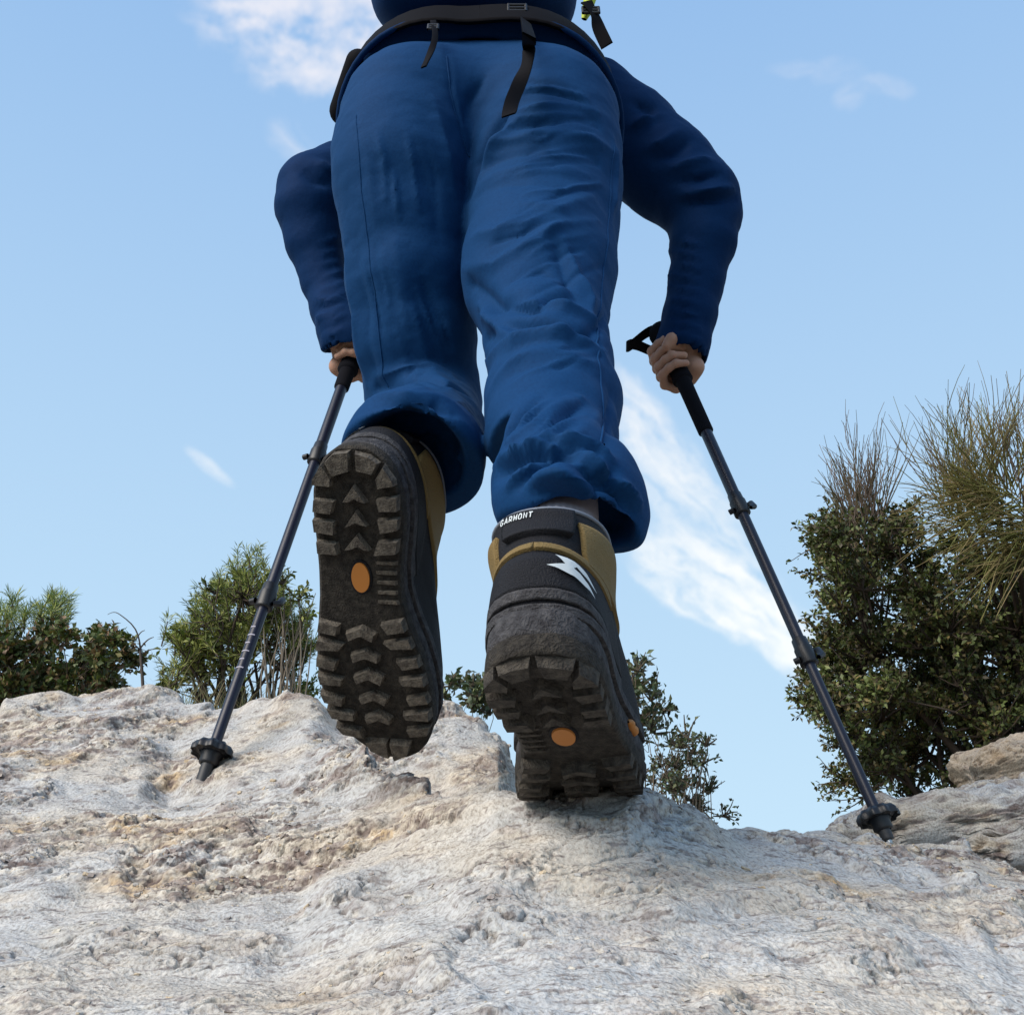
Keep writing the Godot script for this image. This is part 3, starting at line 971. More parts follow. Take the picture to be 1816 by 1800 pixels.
func crease_all(f: Field, m: MB, list: Array, ripple: FastNoiseLite, amount: float) -> Array:
	var seg := crease_lines(f, list)
	for j in m.v.size():
		m.v[j] += m.n[j] * crease_at(f, m.v[j], seg, ripple, amount)
	return seg

# a sewn seam laid on the creased cloth
func seam(f: Field, path: Array, seg: Array, ripple: FastNoiseLite, amount: float, thick: float) -> ArrayMesh:
	var pts := []
	var rad := []
	for k in path.size() - 1:
		for j in 14:
			var t := j / 14.0
			var p := f.hit(EYE, at(lerpf(path[k][0], path[k + 1][0], t), lerpf(path[k][1], path[k + 1][1], t), 1.0))
			var d0 := f.dist(p, f.every)
			var n := Vector3(f.dist(p + Vector3(0.002, 0, 0), f.every) - d0, f.dist(p + Vector3(0, 0.002, 0), f.every) - d0, f.dist(p + Vector3(0, 0, 0.002), f.every) - d0).normalized()
			pts.append(p + n * (crease_at(f, p, seg, ripple, amount) - thick * 0.25))
			rad.append(thick)
	var m := mb()
	m.tube(pts, rad, 6)
	return m.mesh()

func build_person() -> void:
	person = thing("person", "person in navy jacket and blue trousers striding up the rock in hiking boots", "person")
	C0 = at(880, 56, 1.36)
	C0.x = -0.045
	C0 -= N * 0.13
	make_trousers_field()
	make_jacket_field()
	var ripple := noise(FastNoiseLite.TYPE_SIMPLEX_SMOOTH, 1.0, 3, 61)
	legs.build(0.0033)
	var m := mb()
	m.n = legs.settle()
	m.v = legs.v
	m.i = legs.i
	var fine := []
	var dice := RandomNumberGenerator.new()
	dice.seed = 33
	for e in [[[870, 200, 1060, 190], [850, 360, 1080, 330], 9], [[850, 400, 1060, 330], [870, 560, 1075, 470], 8], [[865, 590, 1065, 590], [880, 700, 1085, 640], 6], [[880, 800, 1000, 690], [930, 860, 1090, 740], 9], [[900, 830, 1060, 810], [930, 880, 1130, 900], 9], [[640, 430, 690, 700], [720, 420, 830, 680], 7], [[660, 660, 830, 650], [665, 730, 840, 740], 7], [[640, 250, 660, 420], [760, 200, 800, 420], 4]]:
		for k in e[2]:      # many small creases between two longer ones
			var t: float = (k + dice.randf()) / e[2]
			var a := Vector2(lerpf(e[0][0], e[1][0], t), lerpf(e[0][1], e[1][1], t))
			var b := Vector2(lerpf(e[0][2], e[1][2], t), lerpf(e[0][3], e[1][3], t))
			var u := dice.randf_range(0.0, 0.4)
			var w := dice.randf_range(0.6, 1.0)
			var mid := a.lerp(b, (u + w) / 2) + Vector2(dice.randf_range(-8, 8), dice.randf_range(-14, 6))
			a = a.lerp(b, u)
			fine.append([[[a.x, a.y], [mid.x, mid.y], [lerpf(a.x, b.x, w), lerpf(a.y, b.y, w)]], dice.randf_range(0.0012, 0.0026) * (1.0 if dice.randf() < 0.6 else -1.0), dice.randf_range(0.0035, 0.006)])
	var folds := crease_all(legs, m, fine + [
		# seat seam and the fold between the legs
		[[[792, 95], [800, 160], [818, 225], [833, 280]], -0.0016, 0.005], [[[798, 95], [806, 160], [823, 225]], 0.001, 0.006],
		[[[905, 195], [872, 235], [845, 285], [836, 340]], -0.012, 0.010], [[[915, 215], [880, 260], [855, 310]], 0.006, 0.010],
		[[[858, 140], [835, 175], [828, 215]], -0.004, 0.008],
		# right thigh, sweeping from the seat outwards
		[[[905, 150], [960, 145], [1020, 160]], -0.003, 0.007], [[[900, 172], [960, 158], [1040, 175]], 0.003, 0.007],
		[[[935, 165], [985, 163], [1030, 178]], -0.004, 0.006], [[[890, 215], [960, 190], [1060, 200]], 0.004, 0.008],
		[[[880, 245], [950, 215], [1060, 225]], -0.004, 0.008], [[[868, 270], [940, 240], [1040, 245], [1085, 270]], 0.004, 0.009],
		[[[862, 300], [940, 268], [1060, 285]], -0.003, 0.009], [[[850, 330], [930, 300], [1040, 310]], 0.003, 0.009],
		[[[1088, 250], [1092, 320], [1086, 400]], 0.003, 0.008], [[[845, 350], [920, 325], [1000, 335]], -0.002, 0.009],
		[[[822, 478], [880, 470], [960, 430], [990, 390]], 0.004, 0.012], [[[1000, 425], [1022, 480], [1050, 530], [1056, 590]], 0.003, 0.007], [[[985, 430], [1005, 490], [1035, 545]], -0.003, 0.009], [[[925, 360], [990, 372], [1050, 350]], 0.0025, 0.010], [[[840, 420], [880, 412], [930, 385]], 0.003, 0.009], [[[905, 500], [960, 480], [1010, 500]], -0.003, 0.010],
		# behind the right knee
		[[[835, 505], [880, 545], [950, 545], [1010, 525]], -0.008, 0.010], [[[858, 570], [920, 540], [1000, 548], [1060, 575]], 0.006, 0.008],
		[[[860, 600], [930, 575], [1000, 577], [1065, 610]], -0.008, 0.008], [[[866, 640], [920, 610], [1000, 600], [1066, 625]], 0.007, 0.009],
		[[[850, 540], [880, 580], [905, 595]], 0.005, 0.007], [[[1075, 560], [1050, 590], [1010, 610]], -0.004, 0.007],
		# right shank
		[[[875, 690], [920, 640], [980, 628], [1050, 650]], 0.004, 0.014], [[[885, 790], [915, 740], [960, 700]], -0.005, 0.008], [[[900, 800], [930, 750], [985, 705]], 0.004, 0.006],
		[[[920, 800], [970, 750], [1030, 705]], 0.0045, 0.006], [[[930, 790], [985, 745], [1035, 715]], -0.005, 0.007], [[[1085, 700], [1080, 760], [1060, 800]], -0.003, 0.008],
		[[[878, 826], [930, 800], [985, 794], [1035, 798]], 0.006, 0.006], [[[885, 838], [940, 815], [1010, 805]], -0.010, 0.008], [[[960, 780], [1010, 784], [1060, 793], [1085, 812]], 0.004, 0.005], [[[965, 790], [1010, 795], [1055, 803]], -0.005, 0.005],
		[[[905, 860], [945, 825], [975, 806]], 0.006, 0.005], [[[925, 855], [970, 830], [1015, 812]], -0.008, 0.006], [[[940, 848], [985, 834], [1025, 830]], 0.006, 0.006],
		[[[1030, 800], [1060, 830], [1100, 860], [1135, 890]], 0.006, 0.006], [[[1020, 830], [1060, 850], [1110, 885]], -0.007, 0.007], [[[925, 855], [990, 850], [1050, 880], [1110, 915]], 0.005, 0.006],
		[[[1040, 860], [1090, 890], [1130, 930]], -0.006, 0.008], [[[1090, 830], [1080, 860], [1095, 880]], -0.007, 0.008],
		# left leg: long soft folds
		[[[612, 430], [630, 560], [648, 680]], 0.003, 0.010], [[[630, 420], [650, 560], [668, 690]], -0.003, 0.012], [[[700, 430], [720, 540], [760, 640], [800, 690]], 0.003, 0.012], [[[745, 480], [770, 580], [815, 670]], -0.003, 0.014],
		[[[672, 690], [720, 672], [790, 680], [835, 700]], -0.006, 0.010], [[[665, 668], [720, 655], [800, 660]], 0.004, 0.010], [[[655, 712], [720, 704], [800, 715]], 0.004, 0.008], [[[670, 728], [730, 722], [800, 738]], -0.008, 0.007],
		[[[690, 770], [740, 765], [800, 790], [840, 830]], 0.005, 0.007], [[[720, 765], [770, 775], [815, 810]], -0.004, 0.006], [[[800, 740], [840, 790], [850, 840]], 0.004, 0.008],
		[[[640, 200], [655, 300], [668, 420]], 0.0015, 0.012], [[[770, 180], [790, 260], [805, 340]], 0.0025, 0.012], [[[740, 260], [765, 340], [780, 430]], -0.002, 0.014],
	], ripple, 0.0026)
	m.smooth()
	var tr := put("trousers", m.mesh(), M.trousers, person)
	for path in [[[792, 100], [800, 160], [818, 225], [833, 280]], [[632, 205], [641, 330], [655, 470], [672, 600], [684, 690]], [[1086, 260], [1080, 400], [1066, 540], [1060, 640], [1074, 740], [1066, 800]]]:
		put("seam", seam(legs, path, folds, ripple, 0.0026, 0.0011), M.trousers, tr)
	coat.planes.append([-HEM, -(HEM.dot(C0))])
	coat.build(0.0065)
	var c := mb()
	c.n = coat.settle()
	c.v = coat.v
	c.i = coat.i
	var sleeve := []
	for k in 10:      # ribbed gathers along the inside of the sleeves
		var y := 425.0 + k * 21.0
		sleeve.append([[[1186 + (k % 2) * 2, y], [1215, y + 5], [1240, y + 12]], 0.0045, 0.0055])
		sleeve.append([[[614 - k, y - 10], [596, y - 2], [570, y + 6]], 0.002, 0.006])
	sleeve.append_array([
		[[[1125, 180], [1150, 195], [1165, 215]], -0.006, 0.010], [[[1165, 205], [1140, 215], [1118, 225]], 0.008, 0.009], [[[1200, 235], [1175, 255], [1150, 265]], 0.006, 0.010], [[[1225, 250], [1200, 270], [1165, 285]], -0.006, 0.010],
		[[[1262, 285], [1225, 290], [1190, 300]], 0.007, 0.010], [[[1280, 310], [1240, 318], [1200, 322]], -0.006, 0.009], [[[1298, 335], [1260, 338], [1215, 345]], 0.007, 0.009], [[[1305, 352], [1260, 356], [1220, 362]], -0.005, 0.008],
		[[[560, 285], [580, 300], [600, 310]], 0.006, 0.010], [[[530, 300], [560, 320], [590, 330]], -0.005, 0.010], [[[545, 560], [570, 566], [600, 560]], 0.005, 0.006], [[[560, 530], [580, 538], [605, 532]], 0.005, 0.006],
	])
	crease_all(coat, c, sleeve, ripple, 0.003)
	c.smooth()
	put("jacket", c.mesh(), M.jacket, person)
	# a piped edge along the jacket's hem
	var pts := []
	var rad := []
	for k in 73:
		var a := TAU * k / 72
		var dirn := Vector3(sin(a), 0, 0) + N * cos(a)
		var q := coat_ring(a, 0.004 - 0.13 * HEM.dot(dirn) / HEM.dot(T))
		pts.append(q + dirn * 0.0006)
		rad.append(0.0042)
	var hem := mb()
	hem.tube(pts, rad, 8, false)
	put("jacket_hem", hem.mesh(), M.jacket, person)
	build_body()

# a point of the jacket's outside at the angle a round the trunk, h above the hem
func coat_ring(a: float, h: float) -> Vector3:
	var o := C0 + T * h
	var dirn := (Vector3(sin(a), 0, 0) + N * cos(a)).normalized()
	var lo := 0.05
	var hi := 0.4
	for k in 22:
		var mid := (lo + hi) * 0.5
		if solid_coat.dist(o + dirn * mid, solid_coat.every) < 0.0: lo = mid
		else: hi = mid
	return o + dirn * lo

var solid_coat: Field

func fist(f: Field, c: Vector3, axis: Vector3, toward: Vector3, side: float, wrist: Vector3) -> void:
	# axis: up along the grip; toward: to the wrist's side; side: +1 for a right hand
	axis = axis.normalized()
	var sz := 0.91
	var b := (toward - axis * toward.dot(axis)).normalized()
	var r := b.cross(axis).normalized() * -side
	var pol := func(deg: float, rad: float, up: float) -> Vector3:
		return c + axis * up * sz + (b * cos(deg_to_rad(deg)) + r * sin(deg_to_rad(deg))) * (0.016 + (rad - 0.016) * sz)
	# palm
	for u in [-0.026, -0.008, 0.012, 0.028]:
		f.bone(pol.call(25.0, 0.030, u * 0.8 + 0.004), pol.call(108.0, 0.036, u), 0.013, 0.0105, 0.012)
	f.bone(wrist, pol.call(50.0, 0.032, 0.004), 0.024, 0.018, 0.018)
	f.bone(pol.call(15.0, 0.032, -0.022), pol.call(60.0, 0.034, -0.022), 0.013, 0.013, 0.012)
	# four fingers, the little one lowest
	var ups := [-0.033, -0.012, 0.010, 0.031]
	var sizes := [0.79, 0.89, 0.95, 0.90]
	for k in 4:
		var u: float = ups[k]
		var z: float = sizes[k]
		f.chain([[pol.call(104.0, 0.037, u * 0.96), 0.0098 * z], [pol.call(150.0, 0.033, u), 0.0088 * z], [pol.call(196.0, 0.0305, u), 0.0088 * z], [pol.call(232.0, 0.027, u - 0.001), 0.0079 * z], [pol.call(262.0, 0.026, u - 0.001), 0.0079 * z], [pol.call(300.0 + 6.0 * k, 0.0245, u - 0.003), 0.0070 * z]], 0.004)
	# thumb from the side of the palm, closed over the first fingers
	f.chain([[pol.call(20.0, 0.031, 0.010), 0.015], [pol.call(-18.0, 0.034, 0.020), 0.0125], [pol.call(-52.0, 0.037, 0.024), 0.0098], [pol.call(-84.0, 0.038, 0.014), 0.0088], [pol.call(-104.0, 0.0375, 0.004), 0.0072]], 0.008)

func build_body() -> void:
	var b := Field.new()
	var x := Vector3.RIGHT
	for s in [-1.0, 1.0]:
		b.chain([[C0 - T * 0.02 + x * 0.045 * s, 0.075], [C0 + T * 0.10 + x * 0.04 * s, 0.08], [C0 + T * 0.10 + T2 * 0.2 + x * 0.05 * s, 0.085], [C0 + T * 0.10 + T2 * 0.32 + x * 0.07 * s, 0.07]], 0.04)
	b.chain([[C0 + T * 0.10 + T2 * 0.32, 0.06], [C0 + T * 0.10 + T2 * 0.50, 0.05]], 0.04)
	# head, turned to the way ahead
	var h := C0 + T * 0.10 + T2 * 0.56 + Vector3(0, 0.05, -0.02)
	b.bone(h, h + Vector3(0, 0.03, -0.005), 0.076, 0.086, 0.03)
	b.bone(h + Vector3(0, -0.045, -0.055), h + Vector3(0, -0.02, -0.05), 0.04, 0.05, 0.04)
	b.bone(h + Vector3(0, 0.0, -0.095), h + Vector3(0, -0.03, -0.108), 0.009, 0.013, 0.012)
	for s in [-1.0, 1.0]:
		b.bone(h + Vector3(0.082 * s, 0.0, 0.0), h + Vector3(0.086 * s, 0.03, 0.01), 0.009, 0.012, 0.008)
	b.chain([[at(725, 225, 1.40), 0.066], [at(722, 400, 1.33), 0.062], [at(750, 690, 1.34), 0.046], [at(765, 745, 1.28), 0.046], [at(748, 812, 1.08), 0.034], [left_pose * Vector3(0, 0.12, 0.085), 0.028]], 0.04)
	b.chain([[at(975, 225, 1.40), 0.068], [at(963, 400, 1.29), 0.066], [at(968, 600, 1.12), 0.040], [at(981, 720, 1.0), 0.036], [at(985, 830, 0.88), 0.034], [right_pose * Vector3(0, 0.12, 0.085), 0.028]], 0.04)
	b.chain(spine([[1040, 205, 1.87, 60], [1185, 305, 1.79, 52], [1249, 385, 1.76, 42], [1236, 500, 1.72, 34], [1209, 606, 1.68, 28]]), 0.03)
	b.chain(spine([[665, 325, 1.87, 50], [556, 340, 1.78, 44], [562, 430, 1.75, 36], [608, 586, 1.70, 28]]), 0.03)
	b.build(0.012)
	var m := mb()
	m.n = b.settle()
	m.v = b.v
	m.i = b.i
	for side in [1.0, -1.0]:
		var hf := Field.new()
		var g: Array = grips[0 if side > 0.0 else 1]
		fist(hf, g[0], g[1], g[2], side, g[3])
		hf.build(0.0026)
		var nn := hf.settle()
		var base := m.v.size()
		m.v.append_array(hf.v)
		m.n.append_array(nn)
		for q in hf.i: m.i.append(q + base)
	m.smooth()
	put("body", m.mesh(), M.skin, person)
	var hair := Field.new()
	hair.bone(h + Vector3(0, 0.028, 0.012), h + Vector3(0, 0.04, 0.01), 0.088, 0.086, 0.02)
	hair.bone(h + Vector3(0, -0.03, 0.045), h + Vector3(0, 0.01, 0.04), 0.05, 0.06, 0.03)
	hair.bone(h + Vector3(0, -0.06, -0.09), h + Vector3(0, 0.03, -0.14), 0.07, 0.075, 0.01, true)
	hair.build(0.01)
	hair.settle()
	put("hair", field_mesh(hair).mesh(), M.hair, person)

# ---------------------------------------------------------------- boots, in their own axes: x to the right, y up from the ground, z from heel to toe
const SOLE := [[0.0, 0.0, 0.0], [0.003, 0.016, 0.0], [0.010, 0.026, 0.0], [0.022, 0.0335, 0.0], [0.04, 0.0385, 0.0], [0.06, 0.040, 0.0], [0.085, 0.0385, 0.001], [0.11, 0.0365, 0.003], [0.135, 0.0370, 0.004], [0.16, 0.0415, 0.003], [0.19, 0.0485, 0.0], [0.215, 0.0515, -0.002], [0.24, 0.050, -0.005], [0.262, 0.0445, -0.008], [0.28, 0.035, -0.011], [0.292, 0.023, -0.013], [0.298, 0.012, -0.014], [0.30, 0.0, -0.014]]
var flex := 0.0
var mirror := 1.0

func bend(p: Vector3) -> Vector3:      # the toes bend up against the heel; the tip of the sole rises
	p.x *= mirror
	p.y += 0.35 * pow(maxf(p.z - 0.235, 0.0), 1.5)
	var z0 := 0.175
	var span := 0.05
	if p.z <= z0 or flex == 0.0: return p
	var a := flex * clampf((p.z - z0) / span, 0.0, 1.0)
	var q := Vector2(p.z - z0, p.y - 0.02)
	if p.z < z0 + span:
		q = q.rotated(a * 0.5)
	else:
		q = Vector2(span, 0).rotated(flex * 0.5) + (q - Vector2(span, 0)).rotated(flex)
	return Vector3(p.x, q.y + 0.02, q.x + z0)

func sole_at(z: float) -> Vector2:     # half width, offset
	var k := 0
	while k < SOLE.size() - 2 and SOLE[k + 1][0] < z: k += 1
	var t: float = clampf((z - SOLE[k][0]) / (SOLE[k + 1][0] - SOLE[k][0]), 0.0, 1.0)
	if k == 0 or k == SOLE.size() - 2: t = sqrt(t) if k == 0 else 1.0 - sqrt(1.0 - t)
	return Vector2(lerpf(SOLE[k][1], SOLE[k + 1][1], t), lerpf(SOLE[k][2], SOLE[k + 1][2], t))

# the upper: rings from the welt (v = 0) to the collar (v = 1); s runs round from the back (0) over the right side to the front (0.5) and back
const BACK := [[0.0, 0.006, 0.034], [0.15, 0.001, 0.050], [0.35, 0.001, 0.072], [0.55, 0.006, 0.086], [0.75, 0.014, 0.102], [0.9, 0.019, 0.115], [1.0, 0.020, 0.125]]
const FRONT := [[0.0, 0.296, 0.034], [0.12, 0.297, 0.052], [0.25, 0.284, 0.072], [0.38, 0.245, 0.088], [0.5, 0.205, 0.104], [0.65, 0.170, 0.119], [0.8, 0.148, 0.130], [1.0, 0.138, 0.143]]

func knot(list: Array, v: float) -> Vector2:
	var k := 0
	while k < list.size() - 2 and list[k + 1][0] < v: k += 1
	var t: float = clampf((v - list[k][0]) / (list[k + 1][0] - list[k][0]), 0.0, 1.0)
	return Vector2(lerpf(list[k][1], list[k + 1][1], t), lerpf(list[k][2], list[k + 1][2], t))

func upper(s: float, v: float, out := 0.0) -> Vector3:
	var a := TAU * s
	var b := knot(BACK, v)
	var f := knot(FRONT, v)
	var u := 0.5 - 0.5 * cos(a)
	u = lerpf(u, smoothstep(0.0, 1.0, u), 0.15)
	var z := lerpf(b.x, f.x, u)
	var y := lerpf(b.y, f.y, u)
	var w0 := sole_at(clampf((z - b.x) / (f.x - b.x) * 0.3, 0.0, 0.3))
	var roundish := pow(maxf(1.0 - pow(absf(2.0 * u - 1.0), 2.4), 0.0), 0.5)
	var w1 := 0.041 * roundish
	var blend := smoothstep(0.05, 0.62, v)
	var w := lerpf(w0.x * 0.97, w1 + 0.002 * sin(v * 9.0), blend)
	var x := w * signf(sin(a)) + lerpf(w0.y, 0.0, blend)
	var p := Vector3(x, y, z)
	if out != 0.0:
		var e := 0.004
		var d1 := upper(fposmod(s + e, 1.0), v) - upper(fposmod(s - e, 1.0), v)
		var d2 := upper(s, minf(v + 0.02, 1.0)) - upper(s, maxf(v - 0.02, 0.0))
		p += d2.cross(d1).normalized() * out
	return p

# a panel of the upper: s from sa(v) to sb(v), v from v0 to v1, standing out by h with turned-in edges
func panel(sa: Callable, sb: Callable, v0: float, v1: float, h: float, ns := 24, nv := 12, bow := 0.0) -> MB:
	var m := mb()
	var rows := nv + 3
	var cols := ns + 3
	for r in rows:
		var tr := clampf(float(r - 1) / nv, 0.0, 1.0)
		for c in cols:
			var tc := clampf(float(c - 1) / ns, 0.0, 1.0)
			var edge := r == 0 or c == 0 or r == rows - 1 or c == cols - 1
			var v := lerpf(v0, v1, tr)
			var s: float = lerpf(sa.call(v), sb.call(v), tc)
			v += bow * (1.0 - pow(2.0 * tc - 1.0, 2.0))
			m.v.append(bend(upper(fposmod(s, 1.0), v, -0.003 if edge else h)))
	m.grid(0, rows, cols)
	outward(m, bend(Vector3(0, 0.06, 0.1)))
	return m

func prism(poly: Array, y0: float, y1: float, inset := 0.86) -> MB:   # a tread lug: polygon in x, z; from y0 down to y1
	var m := mb()
	var mid := Vector2.ZERO
	for p in poly: mid += p
	mid /= poly.size()
	var top := []
	var low := []
	for p in poly:
		top.append(bend(Vector3(p.x, y0, p.y)))
		var q: Vector2 = mid + (p - mid) * inset
		low.append(bend(Vector3(q.x, y1, q.y)))
	var c := bend(Vector3(mid.x, y1, mid.y))
	var k := poly.size()
	for j in k:
		var a: Vector3 = low[j]
		var b: Vector3 = low[(j + 1) % k]
		var d: Vector3 = top[(j + 1) % k]
		var e: Vector3 = top[j]
		var want := ((a + b + d + e) / 4.0 - c) * Vector3(1, 0, 1)
		if (d - a).cross(b - a).dot(want) > 0.0:
			m.tri_flat(a, b, d)
			m.tri_flat(a, d, e)
		else:
			m.tri_flat(a, d, b)
			m.tri_flat(a, e, d)
		if (b - c).cross(a - c).y < 0.0: m.tri_flat(c, a, b)
		else: m.tri_flat(c, b, a)
	return m

func build_boot(pose: Transform3D, side: float, bending: float, label: String, dusty: bool) -> Node3D:
	mirror = side
	flex = bending
	var boot := Node3D.new()
	boot.name = "boot"
	boot.transform = pose
	person.add_child(boot, true)
	boot.set_meta("label", label)
	var rubber: Material = M.rubber_dusty if dusty else M.rubber_worn
	# outsole and midsole: lofts of the sole's outline
	for layer in [["outsole", [[0.004, 0.003], [0.006, 0.0004], [0.016, 0.0], [0.018, 0.002]], M.rubber], ["midsole", [[0.0175, 0.003], [0.020, 0.0005], [0.030, 0.001], [0.036, 0.003], [0.038, 0.008]], M.rand]]:
		var m := mb()
		var prof: Array = layer[1]
		var zs := 64
		var ring := prof.size() * 2 + 16
		for a in zs + 1:
			var z := 0.15 - 0.15 * cos(PI * a / zs)
			var w := sole_at(z)
			for k in 8:
				m.v.append(bend(Vector3(w.y + lerpf(-1.0, 1.0, k / 7.0) * maxf(w.x - prof[0][1], 0.0), prof[0][0], clampf(z, prof[0][1], 0.3 - prof[0][1]))))
			for p in prof:
				m.v.append(bend(Vector3(w.y + maxf(w.x - p[1], 0.0), p[0], clampf(z, p[1], 0.3 - p[1]))))
			var l: Array = prof[-1]
			for k in 8:
				m.v.append(bend(Vector3(w.y + lerpf(1.0, -1.0, k / 7.0) * maxf(w.x - l[1], 0.0), l[0], clampf(z, l[1], 0.3 - l[1]))))
			for j in prof.size():
				var p: Array = prof[prof.size() - 1 - j]
				m.v.append(bend(Vector3(w.y - maxf(w.x - p[1], 0.0), p[0], clampf(z, p[1], 0.3 - p[1]))))
		m.grid(0, zs + 1, ring, true)
		outward(m, bend(Vector3(0, 0.02, 0.12)))
		put(layer[0], m.mesh(), layer[2], boot)
	# tread lugs
	var lugs := []
	var V := func(list: Array) -> Array:
		var out := []
		for k in range(0, list.size(), 2): out.append(Vector2(list[k], list[k + 1]))
		return out
	var edge := func(z: float, sgn: float, inn: float) -> float:
		var w := sole_at(z)
		return w.y + sgn * (w.x - inn)
	# heel: a horseshoe of four blocks, side blocks, arrow blocks
	lugs.append(V.call([-0.002, 0.003, -0.015, 0.006, -0.025, 0.013, -0.018, 0.026, -0.002, 0.021]))
	lugs.append(V.call([0.002, 0.003, 0.015, 0.006, 0.025, 0.013, 0.018, 0.026, 0.002, 0.021]))
	lugs.append(V.call([-0.026, 0.0145, -0.035, 0.028, -0.036, 0.034, -0.020, 0.036, -0.0185, 0.0275]))
	lugs.append(V.call([0.026, 0.0145, 0.035, 0.028, 0.036, 0.034, 0.020, 0.036, 0.0185, 0.0275]))
	for k in 3:
		var z: float = 0.042 + 0.0185 * k
		for sgn in [-1.0, 1.0]:
			var zz: float = z + (0.003 if sgn > 0.0 else 0.0)
			lugs.append([Vector2(edge.call(zz, sgn, 0.0015), zz), Vector2(edge.call(zz + 0.012, sgn, 0.0015), zz + 0.012), Vector2(edge.call(zz + 0.012, sgn, 0.019 if k < 2 else 0.023), zz + 0.014), Vector2(edge.call(zz, sgn, 0.0215), zz + 0.002)])
	for z in [0.034, 0.055, 0.076]:
		lugs.append(V.call([0.0, z - 0.002, -0.011, z + 0.014, -0.005, z + 0.0125, 0.0, z + 0.010, 0.006, z + 0.013, 0.012, z + 0.015]))
	# forefoot
	for k in 7:
		var z: float = 0.152 + 0.0172 * k
		for sgn in [-1.0, 1.0]:
			var zz: float = z + (0.004 if sgn > 0.0 else 0.0)
			var deep: float = 0.020 if k % 2 == 0 else 0.024
			lugs.append([Vector2(edge.call(zz, sgn, 0.001), zz), Vector2(edge.call(zz + 0.0105, sgn, 0.001), zz + 0.0105), Vector2(edge.call(zz + 0.012, sgn, deep), zz + 0.014 - 0.003 * (k % 2)), Vector2(edge.call(zz + 0.004, sgn, deep + 0.003), zz + 0.005)])
	for k in 5:
		var z: float = 0.160 + 0.0205 * k
		var c: float = sole_at(z).y
		lugs.append([Vector2(c, z), Vector2(c - 0.014, z + 0.007), Vector2(c - 0.012, z + 0.014), Vector2(c - 0.002, z + 0.008), Vector2(c + 0.004, z + 0.009), Vector2(c + 0.013, z + 0.015), Vector2(c + 0.015, z + 0.007)])
	# toe
	lugs.append(V.call([-0.034, 0.276, -0.030, 0.288, -0.016, 0.2965, -0.013, 0.2965, -0.013, 0.276]))
	lugs.append(V.call([0.012, 0.276, 0.008, 0.287, -0.004, 0.295, -0.011, 0.2965, -0.011, 0.276]))
	var wear := RandomNumberGenerator.new()
	wear.seed = 5 if dusty else 6
	for l in lugs:      # worn unevenly: no two lugs quite alike
		var worn := []
		for p in l: worn.append(p + Vector2(wear.randf_range(-0.0011, 0.0011), wear.randf_range(-0.0011, 0.0011)))
		put("tread_lug", prism(worn, 0.0055, (-0.0045 if l.size() != 6 else -0.0035) + wear.randf_range(-0.0004, 0.0016), wear.randf_range(0.80, 0.90)).mesh(), rubber, boot)
	# ridges of the arch
	for k in 5:
		var z := 0.1 + 0.009 * k
		put("arch_ridge", prism([Vector2(edge.call(z, -1.0, 0.002), z), Vector2(edge.call(z + 0.004, -1.0, 0.002), z + 0.004), Vector2(-0.012, z + 0.0035), Vector2(-0.012, z + 0.0005)], 0.005, 0.002, 0.8).mesh(), rubber, boot)
	# the orange oval under the arch and the small one on the side
	var oval := []
	for k in 28:
		var a := TAU * k / 28
		oval.append(Vector2(0.001 + cos(a) * 0.0085, 0.116 + sin(a) * 0.0142))
	put("sole_badge", prism(oval, 0.0045, 0.0012, 0.94).mesh(), M.orange, boot)
	var rim := []
	for k in 28:
		var a := TAU * k / 28
		rim.append(Vector2(0.001 + cos(a) * 0.0104, 0.116 + sin(a) * 0.0165))
	put("badge_rim", prism(rim, 0.0045, 0.0026, 0.95).mesh(), M.black, boot)
	var sb := mb()
	var pts := []
	for k in 9:
		var z := 0.150 + 0.020 * k / 8.0
		var w := sole_at(z)
		pts.append(bend(Vector3(w.y + w.x - 0.0002, 0.026, z)))
	var rr := [0.001, 0.0035, 0.0042, 0.0036, 0.003, 0.0036, 0.0042, 0.0035, 0.001]
	sb.tube(pts, rr, 10)
	put("side_badge", sb.mesh(), M.orange, boot)
	# the upper: a black shell that is open at the collar, then panels
	var sh := mb()
	var ns := 72
	var nv := 40
	for r in nv + 6:
		var v := minf(float(r) / nv, 1.0)
		for k in ns:
			var s := float(k) / ns
			var p := upper(s, v)
			if r == nv + 1: p += Vector3(0, 0.004, 0).lerp(Vector3.ZERO, 0.0) + (Vector3(0, p.y, 0.09) - p) * Vector3(0.05, 0, 0.03)
			elif r > nv + 1: p += (Vector3(0, p.y, 0.09) - p) * Vector3(0.13, 0, 0.1) + Vector3(0, 0.002 - 0.022 * (r - nv - 2), 0)
			sh.v.append(bend(p))
	sh.grid(0, nv + 6, ns, true)
	outward(sh, bend(Vector3(0, 0.06, 0.1)))
	put("upper", sh.mesh(), M.black, boot)
	var K := func(c: float) -> Callable: return func(_v: float) -> float: return c
	# grey rubber rand round the heel and forefoot
	put("rubber_rand", panel(K.call(-0.5), K.call(0.5), 0.0, 0.06, 0.0022, 90, 5).mesh(), M.rand, boot)
	put("heel_counter", panel(K.call(-0.23), K.call(0.23), 0.06, 0.125, 0.0016, 50, 5, 0.025).mesh(), M.rand, boot)
	put("heel_panel", panel(func(v: float) -> float: return -0.22 + 0.10 * (v - 0.3), func(v: float) -> float: return 0.22 - 0.10 * (v - 0.3), 0.15, 0.44, 0.0012, 50, 10, 0.0).mesh(), M.black, boot)
	put("heel_band", panel(func(v: float) -> float: return -0.21, func(v: float) -> float: return 0.21, 0.41, 0.49, 0.0026, 60, 4, 0.08).mesh(), M.tan, boot)
